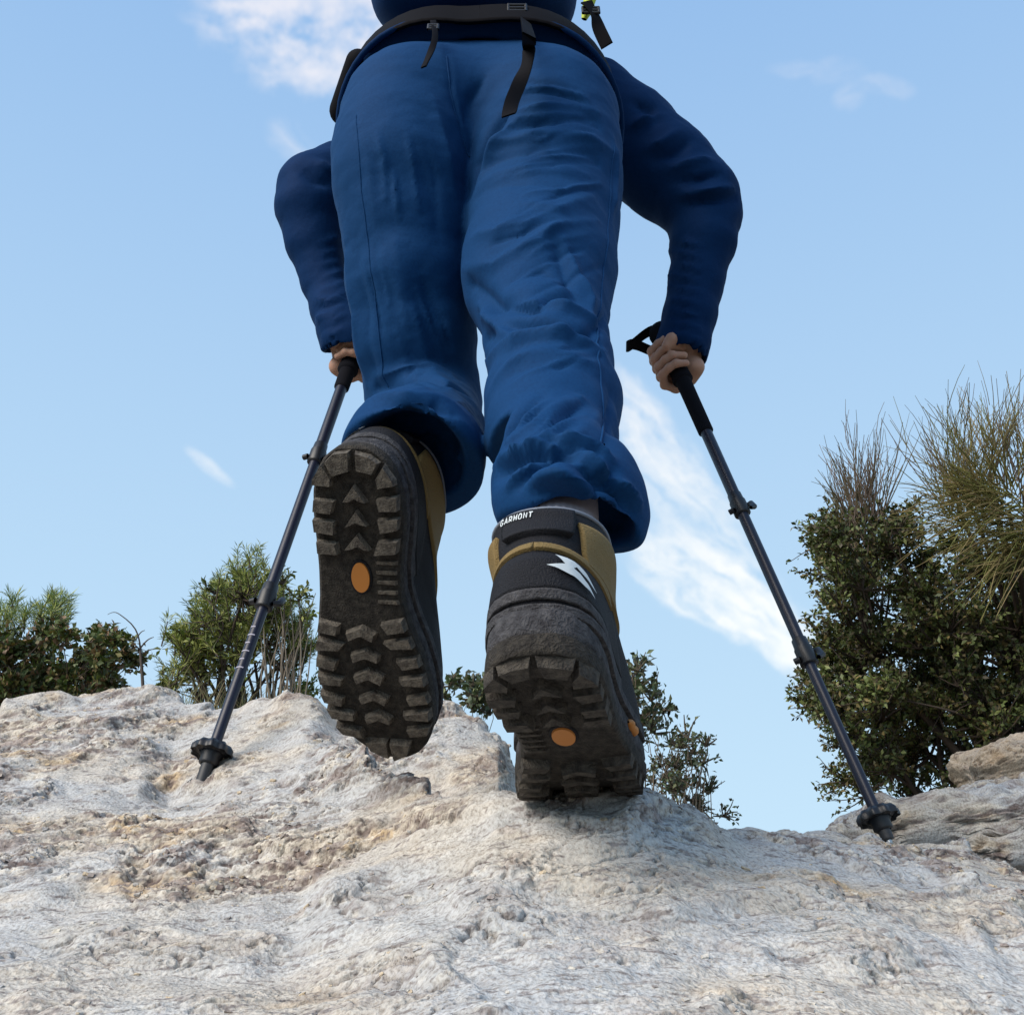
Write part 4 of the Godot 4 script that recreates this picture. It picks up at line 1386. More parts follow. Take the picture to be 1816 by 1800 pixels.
	put("ankle_panel", panel(func(v: float) -> float: return 0.115 - 0.10 * (v - 0.7), K.call(0.36), 0.50, 0.90, 0.0026, 26, 14).mesh(), M.tan, boot)
	put("ankle_panel", panel(K.call(-0.36), func(v: float) -> float: return -0.125 + 0.06 * (v - 0.7), 0.46, 0.86, 0.0026, 26, 14).mesh(), M.tan, boot)
	var col := mb()
	pts = []
	rr = []
	for k in 49:
		pts.append(bend(upper(fposmod(float(k) / 48.0, 1.0), 1.0) + Vector3(0, 0.002, 0)))
		rr.append(0.0015)
	col.tube(pts, rr, 8, false)
	put("collar_piping", col.mesh(), M.piping, boot)
	# padded collar pull at the back, with its lettering
	put("collar_tab", panel(K.call(-0.085), K.call(0.085), 0.72, 0.985, 0.0045, 24, 8).mesh(), M.black, boot)
	if side < 0.0:
		put("lettering", on_upper(lettering("GARMONT"), -0.088, -0.004, 0.89, 0.965, 0.0054, 0.0).mesh(), M.white_print, boot)
	put("bolt_mark", bolt_mark().mesh(), M.white_print, boot)
	# lace hooks along the instep
	for k in 5:
		var v := 0.60 + 0.075 * k
		for s in [0.41, 0.59]:
			var hk := mb()
			var q := upper(s, v)
			var o := (upper(s, v, 0.008) - q)
			hk.tube([bend(q), bend(q + o * 0.7), bend(q + o + Vector3(0.002, 0.004, 0.0)), bend(q + o * 0.9 + Vector3(0.003, 0.008, 0))], [0.003, 0.0026, 0.0024, 0.0018], 6)
			put("lace_hook", hk.mesh(), M.plastic, boot)
	var lace := mb()
	pts = []
	rr = []
	for k in 80:
		var t := k / 79.0
		var v := 0.45 + 0.47 * t
		pts.append(bend(upper(0.5 + 0.085 * sin(t * TAU * 5.0), v, 0.004)))
		rr.append(0.0018)
	lace.tube(pts, rr, 6)
	put("laces", lace.mesh(), M.webbing, boot)
	return boot

func lettering(word: String) -> ArrayMesh:      # letters drawn as flat strokes, a unit wide each
	var strokes := {
		"G": [[0.9, 0.8, 0.7, 1.0, 0.3, 1.0, 0.08, 0.75, 0.08, 0.25, 0.3, 0.0, 0.7, 0.0, 0.9, 0.2, 0.9, 0.45, 0.55, 0.45]],
		"A": [[0.0, 0.0, 0.5, 1.0, 1.0, 0.0], [0.2, 0.33, 0.8, 0.33]],
		"R": [[0.1, 0.0, 0.1, 1.0, 0.7, 1.0, 0.9, 0.85, 0.9, 0.6, 0.7, 0.45, 0.1, 0.45], [0.5, 0.45, 0.95, 0.0]],
		"M": [[0.05, 0.0, 0.05, 1.0, 0.5, 0.3, 0.95, 1.0, 0.95, 0.0]],
		"O": [[0.3, 0.0, 0.08, 0.25, 0.08, 0.75, 0.3, 1.0, 0.7, 1.0, 0.92, 0.75, 0.92, 0.25, 0.7, 0.0, 0.3, 0.0]],
		"N": [[0.1, 0.0, 0.1, 1.0, 0.9, 0.0, 0.9, 1.0]],
		"T": [[0.0, 1.0, 1.0, 1.0], [0.5, 1.0, 0.5, 0.0]],
	}
	var m := mb()
	var x0 := 0.0
	for ch in word:
		var lift := 0.0
		for st in strokes[ch]:
			lift += 0.01
			var pts := []
			for k in range(0, st.size(), 2): pts.append(Vector2(x0 + st[k] * 0.74, st[k + 1]))
			var s := m.v.size()
			for k in pts.size():
				var p: Vector2 = pts[k]
				var d0: Vector2 = (p - pts[maxi(k - 1, 0)]).normalized() if k > 0 else (pts[1] - p).normalized()
				var d1: Vector2 = (pts[mini(k + 1, pts.size() - 1)] - p).normalized() if k < pts.size() - 1 else d0
				var b := (d0 + d1).normalized()
				if b.length() < 0.5: b = d0
				var o := Vector2(-b.y, b.x) * 0.105 / maxf(b.dot(d0), 0.45)
				m.v.append(Vector3(p.x - o.x, p.y - o.y, lift))
				m.v.append(Vector3(p.x + o.x, p.y + o.y, lift))
			m.grid(s, pts.size(), 2)
		x0 += 1.08
	m.smooth()
	return m.mesh()

# lays a flat mesh onto the upper
func on_upper(src: Mesh, s0: float, s1: float, v0: float, v1: float, h: float, lift: float) -> MB:
	var a := src.surface_get_arrays(0)
	var vs: PackedVector3Array = a[Mesh.ARRAY_VERTEX]
	var ix: PackedInt32Array = a[Mesh.ARRAY_INDEX] if a[Mesh.ARRAY_INDEX] != null else PackedInt32Array(range(vs.size()))
	var lo := Vector3.ONE * 1e6
	var hi := -lo
	for p in vs:
		lo = lo.min(p)
		hi = hi.max(p)
	var m := mb()
	for p in vs:
		var tx := (p.x - lo.x) / (hi.x - lo.x)
		var ty := (p.y - lo.y) / (hi.y - lo.y)
		m.v.append(bend(upper(fposmod(lerpf(s0, s1, tx), 1.0), lerpf(v0, v1, ty) + lift * (1.0 - pow(2.0 * tx - 1.0, 2.0)), h + p.z * 0.01)))
	m.i = ix
	outward(m, bend(Vector3(0, 0.06, 0.1)))
	return m

func bolt_mark() -> MB:     # the jagged white mark on the outer side of the heel; corners in a unit square
	var poly := PackedVector2Array([Vector2(0.0, 0.77), Vector2(0.36, 0.72), Vector2(0.21, 1.0), Vector2(0.60, 0.78), Vector2(0.82, 0.53), Vector2(1.0, 0.16), Vector2(0.76, 0.42), Vector2(0.60, 0.64), Vector2(0.50, 0.61), Vector2(0.63, 0.50), Vector2(0.72, 0.35), Vector2(0.905, 0.0), Vector2(0.55, 0.33), Vector2(0.30, 0.54)])
	var ix := Geometry2D.triangulate_polygon(poly)
	var m := mb()
	# cut fine so that it follows the curve
	for k in range(0, ix.size(), 3):
		var n := 5
		var a := poly[ix[k]]
		var b := poly[ix[k + 1]]
		var c := poly[ix[k + 2]]
		var s := m.v.size()
		for r in n + 1:
			for q in r + 1:
				var p := a + (b - a) * (float(r - q) / n) + (c - a) * (float(q) / n)
				m.v.append(bend(upper(fposmod(lerpf(0.022, 0.115, p.x), 1.0), 0.13 + 0.28 * (p.y + 0.42 * p.x - 0.18), 0.0034)))
		for r in n:
			for q in r + 1:
				var o := s + r * (r + 1) / 2 + q
				var w := s + (r + 1) * (r + 2) / 2 + q
				m.i.append_array(PackedInt32Array([o, w, w + 1]))
				if q < r: m.i.append_array(PackedInt32Array([o, w + 1, o + 1]))
	outward(m, bend(Vector3(0, 0.06, 0.1)))
	return m

func frame(origin: Vector3, forward: Vector3, up: Vector3) -> Transform3D:
	var z := forward.normalized()
	var x := up.cross(z).normalized()      # the walker's left
	return Transform3D(Basis(x, z.cross(x), z), origin)

func outward(m: MB, middle: Vector3) -> void:     # turns the faces so that they look away from the middle
	var sum := 0.0
	for k in range(0, m.i.size(), 3):
		var a := m.v[m.i[k]]
		var b := m.v[m.i[k + 1]]
		var d := m.v[m.i[k + 2]]
		sum += (d - a).cross(b - a).dot((a + b + d) / 3.0 - middle)
	if sum < 0.0:
		for k in range(0, m.i.size(), 3):
			var q := m.i[k]
			m.i[k] = m.i[k + 1]
			m.i[k + 1] = q
	m.smooth()

var right_pose: Transform3D
var left_pose: Transform3D

func boot_poses() -> void:
	# right boot: toes on the rock, heel raised
	var heel := at(942, 1168, 0.615)
	var toe := at(1062, 1420, 0.868)
	right_pose = frame(heel, (toe - heel) + Vector3(0, -0.03, 0), Vector3(-0.02, 1.0, -0.1))
	# left boot: swung up, its sole towards the camera
	heel = at(622, 792, 0.84)
	toe = at(663, 1330, 0.925)
	left_pose = frame(heel, toe - heel, at(714, 830, 0.985) - at(629, 805, 0.845))

func build_boots() -> void:
	build_boot(right_pose, -1.0, deg_to_rad(17), "standing boot with grey heel rand and white jagged mark", false)
	for e in [[right_pose * Vector3(0, 0.10, 0.080), at(985, 830, 0.88)], [left_pose * Vector3(0, 0.10, 0.080), at(748, 812, 1.08)]]:
		var k := mb(true)
		var ring := 80
		var a0: Vector3 = e[0]
		var a1: Vector3 = a0 + (e[1] - a0) * 0.85
		var ax := (a1 - a0).normalized()
		var ex := ax.cross(Vector3.BACK).normalized()
		var ey := ex.cross(ax)
		for r in 14:
			for j in ring:
				var t := TAU * j / ring
				var rad := 0.0345 + 0.0006 * (1.0 if j % 2 == 0 else -1.0)
				k.v.append(a0.lerp(a1, r / 13.0) + (ex * cos(t) + ey * sin(t)) * rad)
				k.c.append(Color.WHITE)
		k.grid(0, 14, ring, true, true)
		outward(k, (a0 + a1) / 2)
		put("sock", k.mesh(), M.sock, person)
	build_boot(left_pose, 1.0, deg_to_rad(5), "lifted boot showing its dusty lugged sole", true)

# ---------------------------------------------------------------- trekking poles
var grips := []

func pole_line(tip: Vector3, hand: Vector3, y: float) -> float:    # how far from the tip the height y of the picture lies
	var lo := 0.0
	var hi := 1.3
	var d := (hand - tip).normalized()
	for k in 40:
		var mid := (lo + hi) / 2
		var q := tip + d * mid - EYE
		var depth := -q.z * cs + q.y * sn
		var u := q.y * cs + q.z * sn
		if 900.0 - u / depth * FOCAL > y: lo = mid
		else: hi = mid
	return lo

func build_pole(tip: Vector3, hand: Vector3, marks: Array, label: String, strap_side: float) -> void:
	var dirn := (hand - tip).normalized()
	var x := dirn.cross(Vector3.BACK).normalized()
	var pole := thing("trekking_pole", label, "trekking pole", Transform3D(Basis(x, dirn, x.cross(dirn)), tip), "trekking poles planted on the rock")
	var d := func(y: float) -> float: return pole_line(tip, hand, y)
	var yb: float = d.call(marks[0])
	var y1: float = d.call(marks[1])
	var y2: float = d.call(marks[2])
	var y3: float = d.call(marks[3])
	var top := (hand - tip).length()
	var m := mb()
	lathe(m, [Vector2(0.0, -0.004), Vector2(0.003, -0.003), Vector2(0.0035, 0.0), Vector2(0.0035, 0.006)], 12)
	m.smooth()
	put("tip", m.mesh(), M.steel, pole)
	m = mb()
	lathe(m, [Vector2(0.004, 0.002), Vector2(0.0070, 0.004), Vector2(0.0074, yb * 0.8), Vector2(0.0082, yb * 0.82), Vector2(0.0082, yb - 0.004)], 16)
	m.smooth()
	put("ferrule", m.mesh(), M.ferrule, pole)
	m = mb()      # basket: collar and scalloped plate
	lathe(m, [Vector2(0.0082, yb - 0.018), Vector2(0.0112, yb - 0.016), Vector2(0.0112, yb - 0.008), Vector2(0.0135, yb - 0.006), Vector2(0.0135, yb + 0.004), Vector2(0.0080, yb + 0.006)], 20)
	m.smooth()
	var basket := put("basket_collar", m.mesh(), M.plastic, pole)
	m = mb()
	lathe(m, [Vector2(0.0140, yb - 0.004), Vector2(0.021, yb + 0.0), Vector2(0.0225, yb - 0.005), Vector2(0.0235, yb - 0.005), Vector2(0.0235, yb + 0.001), Vector2(0.020, yb + 0.006), Vector2(0.0140, yb + 0.005)], 64, Transform3D(), 0.07, 10)
	m.smooth()
	put("basket", m.mesh(), M.plastic, basket)
	var parts := [["lower_shaft", 0.0066, 0.0068, yb, y1], ["middle_shaft", 0.0076, 0.0078, y1, y2], ["upper_shaft", 0.0087, 0.0089, y2, y3 + 0.01]]
	for q in parts:
		m = mb()
		lathe(m, [Vector2(q[1], q[3]), Vector2(q[2], q[4]), Vector2(0.001, q[4] + 0.0005)], 18)
		m.smooth()
		put(q[0], m.mesh(), M.pole, pole)
	for y in [y1, y2]:      # lever clamps
		m = mb()
		lathe(m, [Vector2(0.0070, y - 0.016), Vector2(0.0118, y - 0.015), Vector2(0.0118, y + 0.008), Vector2(0.0105, y + 0.010), Vector2(0.0100, y + 0.022), Vector2(0.0070, y + 0.024)], 18)
		m.smooth()
		var cl := put("clamp", m.mesh(), M.plastic, pole)
		m = mb()
		m.tube([Vector3(0.012, y - 0.012, 0.008), Vector3(0.0185, y - 0.008, 0.004), Vector3(0.0195, y + 0.004, -0.004), Vector3(0.014, y + 0.007, -0.011)], [0.003, 0.0046, 0.0046, 0.003], 8)
		put("clamp_lever", m.mesh(), M.plastic, cl)
		m = mb()
		m.tube([Vector3(-0.011, y - 0.009, 0.006), Vector3(-0.018, y - 0.009, 0.002)], [0.0042, 0.0042], 10)
		put("clamp_screw", m.mesh(), M.plastic, cl)
	for k in (6 if strap_side > 0.0 else 0):      # the printed length marks on the lower shaft
		m = mb()
		var y := lerpf(yb, y1, 0.50 + 0.055 * k)
		var span := 0.9 if k % 2 == 0 else 0.5
		for r in 2:
			for c in 9:
				var a := PI * 0.5 + 0.4 + span * (c / 8.0 - 0.5) * 2.0
				m.v.append(Vector3(cos(a) * 0.00705, y + 0.0016 * r, sin(a) * 0.00705))
		m.grid(0, 2, 9)
		outward(m, Vector3(0, y, 0))
		put("length_mark", m.mesh(), M.sock, pole)
	m = mb()      # foam below the hand, grip, knob
	lathe(m, [Vector2(0.0085, y3), Vector2(0.0118, y3 + 0.003), Vector2(0.0122, lerpf(y3, top, 0.5)), Vector2(0.0126, top - 0.045), Vector2(0.0100, top - 0.043)], 20)
	m.smooth()
	put("foam_sleeve", m.mesh(), M.foam, pole)
	m = mb()
	lathe(m, [Vector2(0.0120, top - 0.050), Vector2(0.0165, top - 0.047), Vector2(0.0150, top - 0.03), Vector2(0.0160, top - 0.01), Vector2(0.0150, top + 0.012), Vector2(0.0165, top + 0.035), Vector2(0.0170, top + 0.05), Vector2(0.021, top + 0.058), Vector2(0.0225, top + 0.068), Vector2(0.019, top + 0.080), Vector2(0.010, top + 0.086), Vector2(0.0, top + 0.087)], 22)
	m.smooth()
	put("grip", m.mesh(), M.foam, pole)
	# the wrist strap: a flat loop from the knob
	m = mb()
	var n := 40
	for k in n + 1:
		var a := TAU * k / n
		var p := Vector3(strap_side * (0.020 - 0.030 * cos(a) + 0.010), top + 0.068 + 0.016 * sin(a), 0.012 * sin(a * 2.0) - 0.012)
		for e in [[-0.011, 0.0], [0.011, 0.0], [0.011, 0.0018], [-0.011, 0.0018]]:
			var o := Vector3(-cos(a) * strap_side, sin(a), 0.0)
			m.v.append(p + Vector3(0, 0, e[0]) + o * e[1])
	m.grid(0, n + 1, 4, true, true)
	m.smooth()
	put("wrist_strap", m.mesh(), M.webbing, pole)

func build_poles() -> void:
	for e in [[at(1578, 1494, 1.15), at(1196, 640, 1.67), [1447, 1160, 898, 768], 1.0], [at(353, 1398, 1.15), at(628, 624, 1.665), [1332, 1062, 808, 690], -1.0]]:
		var tip: Vector3 = e[0]
		var hand: Vector3 = e[1]
		var wrist := at(1216, 606, 1.69) if e[3] > 0.0 else at(616, 600, 1.70)
		grips.append([hand, (hand - tip).normalized(), wrist - hand, wrist])

func build_pole_things() -> void:
	build_pole(at(1578, 1494, 1.15), at(1196, 640, 1.67), [1447, 1160, 898, 768], "dark trekking pole planted on the rock in front of the dense green bush", -1.0)
	build_pole(at(353, 1398, 1.15), at(628, 624, 1.665), [1332, 1062, 808, 690], "dark trekking pole planted on the rock beside the lifted boot and the pine shrub", 1.0)

# ---------------------------------------------------------------- backpack
func ribbon(m: MB, pts: Array, wide: Array, normals: Array, thick: float) -> void:
	var s := m.v.size()
	for k in pts.size():
		var d: Vector3 = pts[mini(k + 1, pts.size() - 1)] - pts[maxi(k - 1, 0)]
		var nn: Vector3 = normals[k]
		var side := d.cross(nn).normalized() * float(wide[k]) * 0.5
		m.v.append(pts[k] - side)
		m.v.append(pts[k] - side * 0.96 + nn * thick)
		m.v.append(pts[k] + side * 0.96 + nn * thick)
		m.v.append(pts[k] + side)
	m.grid(s, pts.size(), 4, true, false)

func build_backpack() -> void:
	var o := thing("backpack", "navy backpack with black hip belt and dangling straps on the climbing person's back", "backpack", Transform3D(Basis(), C0 + N * 0.13))
	var home := o.position
	var x := Vector3.RIGHT
	# bag: a rounded, slightly slumped box on the back
	var m := mb(true)
	var b := Basis(x, T2, N2)
	var half := Vector3(0.165, 0.25, 0.10)
	var steps := 22
	for face in 6:
		var s := m.v.size()
		for i in steps + 1:
			for j in steps + 1:
				var u := -1.0 + 2.0 * i / steps
				var w := -1.0 + 2.0 * j / steps
				var q: Vector3
				match face:
					0: q = Vector3(1, u, w)
					1: q = Vector3(-1, w, u)
					2: q = Vector3(w, 1, u)
					3: q = Vector3(u, -1, w)
					4: q = Vector3(u, w, 1)
					_: q = Vector3(w, u, -1)
				var l := pow(pow(absf(q.x), 4.5) + pow(absf(q.y), 4.5) + pow(absf(q.z), 4.5), 1.0 / 4.5)
				q = q / l * half
				q.z += 0.004 * sin(q.x * 40.0 + q.y * 18.0)
				q.y += 0.004 * sin(q.x * 55.0)
				m.v.append(b * (q + Vector3(-0.015, 0.275, 0.215)) + C0 + T * 0.10 - home)
				m.c.append(Color.WHITE)
		m.grid(s, steps + 1, steps + 1, false, true)
	weld_smooth(m)
	put("bag", m.mesh(), M.pack, o)
	# hip belt round the jacket
	var pts := []
	var wide := []
	var nrm := []
	for k in 61:
		var a := TAU * k / 60.0
		var h := 0.052 + 0.014 * cos(a)
		pts.append(coat_ring(a, h) + (x * sin(a) + N * cos(a)) * 0.002 - home)
		nrm.append((x * sin(a) + N * cos(a)).normalized())
		wide.append(0.045 + 0.018 * pow(maxf(cos(a), 0.0), 2.0))
	m = mb()
	ribbon(m, pts, wide, nrm, 0.007)
	m.smooth()
	put("hip_belt", m.mesh(), M.webbing, o)
	for e in [[917, 14, 0.030, 0.024, 0.016], [768, 48, 0.018, 0.012, 0.010], [1048, 18, 0.0, 0.022, 0.014]]:      # ladder buckles of the straps
		m = mb(true)
		var spot := coat_ring(0.0, 0.06)
		var hp := solid_coat.hit(EYE, at(e[0], e[1], 1.0))
		if e[2] == 0.0 or (hp - EYE).length() > 2.5: hp = at(e[0], e[1], 1.43)
		spot = hp + (EYE - hp).normalized() * (e[2] * 0.5 + 0.006) - home
		var bb := Basis(Vector3(1, 0, 0), Vector3(0, 0.9, -0.3).normalized(), Vector3(0, 0.3, 0.9).normalized())
		for bar in [[-1.0, 0.0, 0.18, 1.0], [1.0, 0.0, 0.18, 1.0], [0.0, -0.85, 1.0, 0.2], [0.0, 0.0, 1.0, 0.2], [0.0, 0.85, 1.0, 0.2]]:
			var q: Vector3 = spot + bb * Vector3(bar[0] * e[3] * 0.5, bar[1] * e[4] * 0.6, 0.0)
			var hx: Vector3 = Vector3(bar[2] * e[3] * 0.5, 0, 0)
			var hy: Vector3 = bb.y * (bar[3] * e[4] * 0.6)
			var pts2 := [q - hx, q + hx] if bar[2] > 0.5 else [q - hy, q + hy]
			m.tube(pts2, [0.0022, 0.0022], 6)
		put("buckle", m.mesh(), M.plastic, o)
	# padded wing on the left hip
	var f := Field.new()
	f.bone(coat_ring(-1.5, 0.03) - home, coat_ring(-1.15, 0.045) - home, 0.020, 0.018, 0.01)
	f.build(0.005)
	f.settle()
	put("hip_pad", field_mesh(f).mesh(), M.webbing, o)
	# webbing that hangs down behind
	var strap := func(called: String, path: Array, width: float, mtl: Material) -> void:
		var sp := []
		var sw := []
		var sn2 := []
		for k in (path.size() - 1) * 6 + 1:
			var t := k / 6.0
			var i := mini(int(t), path.size() - 2)
			var p: Vector3 = (path[i] as Vector3).cubic_interpolate(path[i + 1], path[maxi(i - 1, 0)], path[mini(i + 2, path.size() - 1)], t - i)
			sp.append(p - home)
			sw.append(width)
			sn2.append(Vector3(0.5 * sin(t * 1.7), 0.25, 0.8).normalized())
		var mm := mb()
		ribbon(mm, sp, sw, sn2, 0.002)
		mm.smooth()
		put(called, mm.mesh(), mtl, o)
	var near := func(px: float, py: float, off: float) -> Vector3:
		var h := legs.hit(EYE, at(px, py, 1.0))
		var g := solid_coat.hit(EYE, at(px, py, 1.0))
		var best := h if (h - EYE).length() < (g - EYE).length() else g
		return best + (EYE - best).normalized() * off
	strap.call("strap_end", [near.call(917, -8, 0.03), near.call(932, 40, 0.034), near.call(938, 85, 0.036), near.call(935, 115, 0.036), near.call(920, 150, 0.03), near.call(908, 180, 0.026), near.call(902, 206, 0.024)], 0.017, M.webbing)
	strap.call("strap_end", [near.call(768, 38, 0.016), near.call(771, 66, 0.018), near.call(763, 95, 0.018), near.call(752, 120, 0.018)], 0.008, M.webbing)
	strap.call("side_strap", [at(1040, 4, 1.43), at(1056, 30, 1.42), at(1062, 50, 1.415), at(1077, 82, 1.41)], 0.018, M.webbing)
	m = mb()
	m.tube([near.call(826, 30, 0.02), near.call(832, 16, 0.024), near.call(850, 8, 0.026), near.call(872, 8, 0.024)], [0.0016, 0.0016, 0.0016, 0.0016], 6)
	for k in m.v.size(): m.v[k] -= home
	put("buckle_cord", m.mesh(), M.steel, o)
	m = mb()
	m.tube([at(1052, -30, 1.45) - home, at(1046, 0, 1.445) - home, at(1040, 22, 1.44) - home, at(1036, 34, 1.44) - home], [0.010, 0.009, 0.007, 0.004], 10)
	put("side_trim", m.mesh(), M.lime, o)

# ---------------------------------------------------------------- plants
var rng := RandomNumberGenerator.new()

func rand_dir() -> Vector3:
	var z := rng.randf_range(-1, 1)
	var a := rng.randf_range(0, TAU)
	var r := sqrt(1.0 - z * z)
	return Vector3(r * cos(a), z, r * sin(a))

func leaf(m: MB, base: Vector3, dirn: Vector3, nrm: Vector3, length: float, width: float, col: Color) -> void:
	var s := dirn.cross(nrm).normalized()
	var up := s.cross(dirn).normalized()
	var k := m.v.size()
	var mid := base + dirn * length * 0.5
	m.v.append_array(PackedVector3Array([base, mid + s * width * 0.5 + up * width * 0.18, base + dirn * length - up * length * 0.08, mid - s * width * 0.5 + up * width * 0.18]))
	m.n.append_array(PackedVector3Array([up, (up - s * 0.3).normalized(), up, (up + s * 0.3).normalized()]))
	m.c.append_array(PackedColorArray([col, col, col, col]))
	m.i.append_array(PackedInt32Array([k, k + 2, k + 1, k, k + 3, k + 2]))

func stem(m: MB, a: Vector3, b: Vector3, ra: float, rb: float, sag: Vector3, col: Color, sides := 5, n := 6) -> void:
	var pts := []
	var rr := []
	for k in n + 1:
		var t := float(k) / n
		pts.append(a.lerp(b, t) + sag * sin(PI * t))
		rr.append(lerpf(ra, rb, t))
	m.tube(pts, rr, sides, false, col)

func shade(cols: Array) -> Color:
	var a: Color = cols[rng.randi() % cols.size()]
	var f := rng.randf_range(0.75, 1.3)
	return Color(a.r * f, a.g * f, a.b * f)

# leafy clumps on branches: spots = [[point, radius], ...]
func bushy(leaves: MB, wood: MB, root: Vector3, spots: Array, twigs: int, per: int, length: float, width: float, greens: Array, bark: Color, thick := 0.010) -> void:
	var hubs := []
	for j in maxi(3, spots.size() / 6):
		var hub: Vector3 = root.lerp(spots[rng.randi() % spots.size()][0], rng.randf_range(0.35, 0.88)) + rand_dir() * 0.05
		hubs.append(hub)
		stem(wood, root + Vector3(rng.randf_range(-0.05, 0.05), 0, rng.randf_range(-0.05, 0.05)), hub, thick, thick * 0.5, rand_dir() * 0.07, bark)
	for q in spots:
		var c: Vector3 = q[0]
		var r: float = q[1]
		var base: Vector3 = hubs[0]
		for hb in hubs:
			if c.distance_squared_to(hb) < c.distance_squared_to(base): base = hb
		stem(wood, base, c, thick * 0.4, thick * 0.15, rand_dir() * 0.05, bark)
		var tone := rng.randf_range(0.7, 1.3)
		for t in twigs:
			var d := (rand_dir() + (c - root).normalized() * 0.6 + Vector3(0, 0.25, 0)).normalized()
			var tip := c + d * r * rng.randf_range(0.55, 1.15)
			stem(wood, c, tip, 0.0026, 0.001, rand_dir() * r * 0.08, bark, 4, 3)
			for k in per:
				var p := c.lerp(tip, rng.randf_range(0.25, 1.03)) + rand_dir() * 0.006
				var ld := (d * 0.5 + rand_dir()).normalized()
				var col := shade(greens)
				leaf(leaves, p, ld, rand_dir() + Vector3(0, 0.7, 0), length * rng.randf_range(0.65, 1.2), width * rng.randf_range(0.7, 1.2), Color(col.r * tone, col.g * tone, col.b * tone))

func plant(called: String, label: String, category: String, root: Vector3, parts: Array) -> void:
	var o := thing(called, label, category, Transform3D(Basis(), root))
	for e in parts:
		var m: MB = e[1]
		for k in m.v.size(): m.v[k] -= root
		var c := put(e[0], m.mesh(), e[2], o)
		if e[3]: c.set_meta("kind", "stuff")

func spots_in(ovals: Array, depth: float, deep: float, n: int, r0: float, r1: float) -> Array:
	var out := []
	var areas := []
	var total := 0.0
	for o in ovals: total += o[2] * o[3]
	for o in ovals:
		var k := int(round(n * o[2] * o[3] / total))
		for j in k:
			var a := rng.randf_range(0, TAU)
			var l := sqrt(rng.randf())
			out.append([at(o[0] + cos(a) * l * o[2], o[1] + sin(a) * l * o[3], depth + rng.randf_range(-deep, deep)), rng.randf_range(r0, r1)])
	return out

func broom(m: MB, base: Vector3, ax: Vector3, spread: float, n: int, l0: float, l1: float, droop: float, cols: Array) -> void:
	for k in n:
		var d := (ax + rand_dir() * spread).normalized()
		var l := rng.randf_range(l0, l1)
		var b := base + rand_dir() * 0.05
		var col := shade(cols)
		var tip := b + d * l + Vector3(0, -droop * l * l * 4.0, 0)
		stem(m, b, tip, 0.0022, 0.0008, (Vector3(0, 0.06, 0) + rand_dir() * 0.05) * l, col, 4, 5)
		for j in rng.randi_range(1, 3):
			var t := rng.randf_range(0.25, 0.7)
			var f := b.lerp(tip, t) + (Vector3(0, 0.06, 0)) * l * sin(PI * t)
			stem(m, f, f + (d + rand_dir() * 0.35).normalized() * l * rng.randf_range(0.25, 0.5), 0.0014, 0.0006, rand_dir() * 0.015, col, 4, 3)

func needles(m: MB, c: Vector3, d: Vector3, n: int, length: float, width: float, cols: Array) -> void:
	for k in n:
		var t := rng.randf_range(-0.06, 0.02)
		var nd := (d * 1.1 + rand_dir()).normalized()
		leaf(m, c + d * t, nd, rand_dir(), length * rng.randf_range(0.7, 1.15), width, shade(cols))

func pine(leaves: MB, wood: MB, root: Vector3, tufts: Array, length: float, cols: Array, bark: Color, per := 46) -> void:
	var hubs := []
	for j in maxi(2, tufts.size() / 7):
		var hub := root.lerp(tufts[rng.randi() % tufts.size()], rng.randf_range(0.5, 0.85)) + rand_dir() * 0.03
		hubs.append(hub)
		stem(wood, root + rand_dir() * 0.05, hub, 0.010, 0.005, rand_dir() * 0.06, bark, 6, 6)
	for q in tufts:
		var c: Vector3 = q
		var base: Vector3 = hubs[0]
		for hb in hubs:
			if c.distance_squared_to(hb) < c.distance_squared_to(base): base = hb
		var d := ((c - base).normalized() * 0.7 + Vector3(0, 0.55, 0) + rand_dir() * 0.6).normalized()
		stem(wood, base, c - d * 0.05, 0.0035, 0.002, rand_dir() * 0.03, bark, 4, 4)
		stem(wood, c - d * 0.10, c, 0.003, 0.002, Vector3.ZERO, bark, 4, 2)
		needles(leaves, c, d, per, length, 0.0032, cols)
		needles(leaves, c - d * 0.05, d, per / 2, length, 0.0032, cols)

func blades(m: MB, ground: Array, n: int, h0: float, h1: float, lean: float, width: float, cols: Array) -> void:
	for k in n:
		var b: Vector3 = ground[rng.randi() % ground.size()] + Vector3(rng.randf_range(-0.05, 0.05), 0, rng.randf_range(-0.06, 0.06))
		var h := rng.randf_range(h0, h1)
		var ld := Vector3(rng.randf_range(-1, 1), 0, rng.randf_range(-1, 1)) * lean
		var col := shade(cols)
		var s := m.v.size()
		var face := Vector3(rng.randf_range(-1, 1), 0, rng.randf_range(-1, 1)).normalized()
		for j in 5:
			var t := j / 4.0
			var p := b + Vector3(0, h * t, 0) + ld * h * t * t - Vector3(0, lean * h * 0.3 * t * t * t, 0)
			var w := width * (1.0 - 0.85 * t)
			m.v.append(p - face * w)
			m.v.append(p + face * w)
			var nn := face.cross(Vector3.UP).normalized()
			m.n.append(nn)
			m.n.append(nn)
			m.c.append(col)
			m.c.append(col)
		m.grid(s, 5, 2)

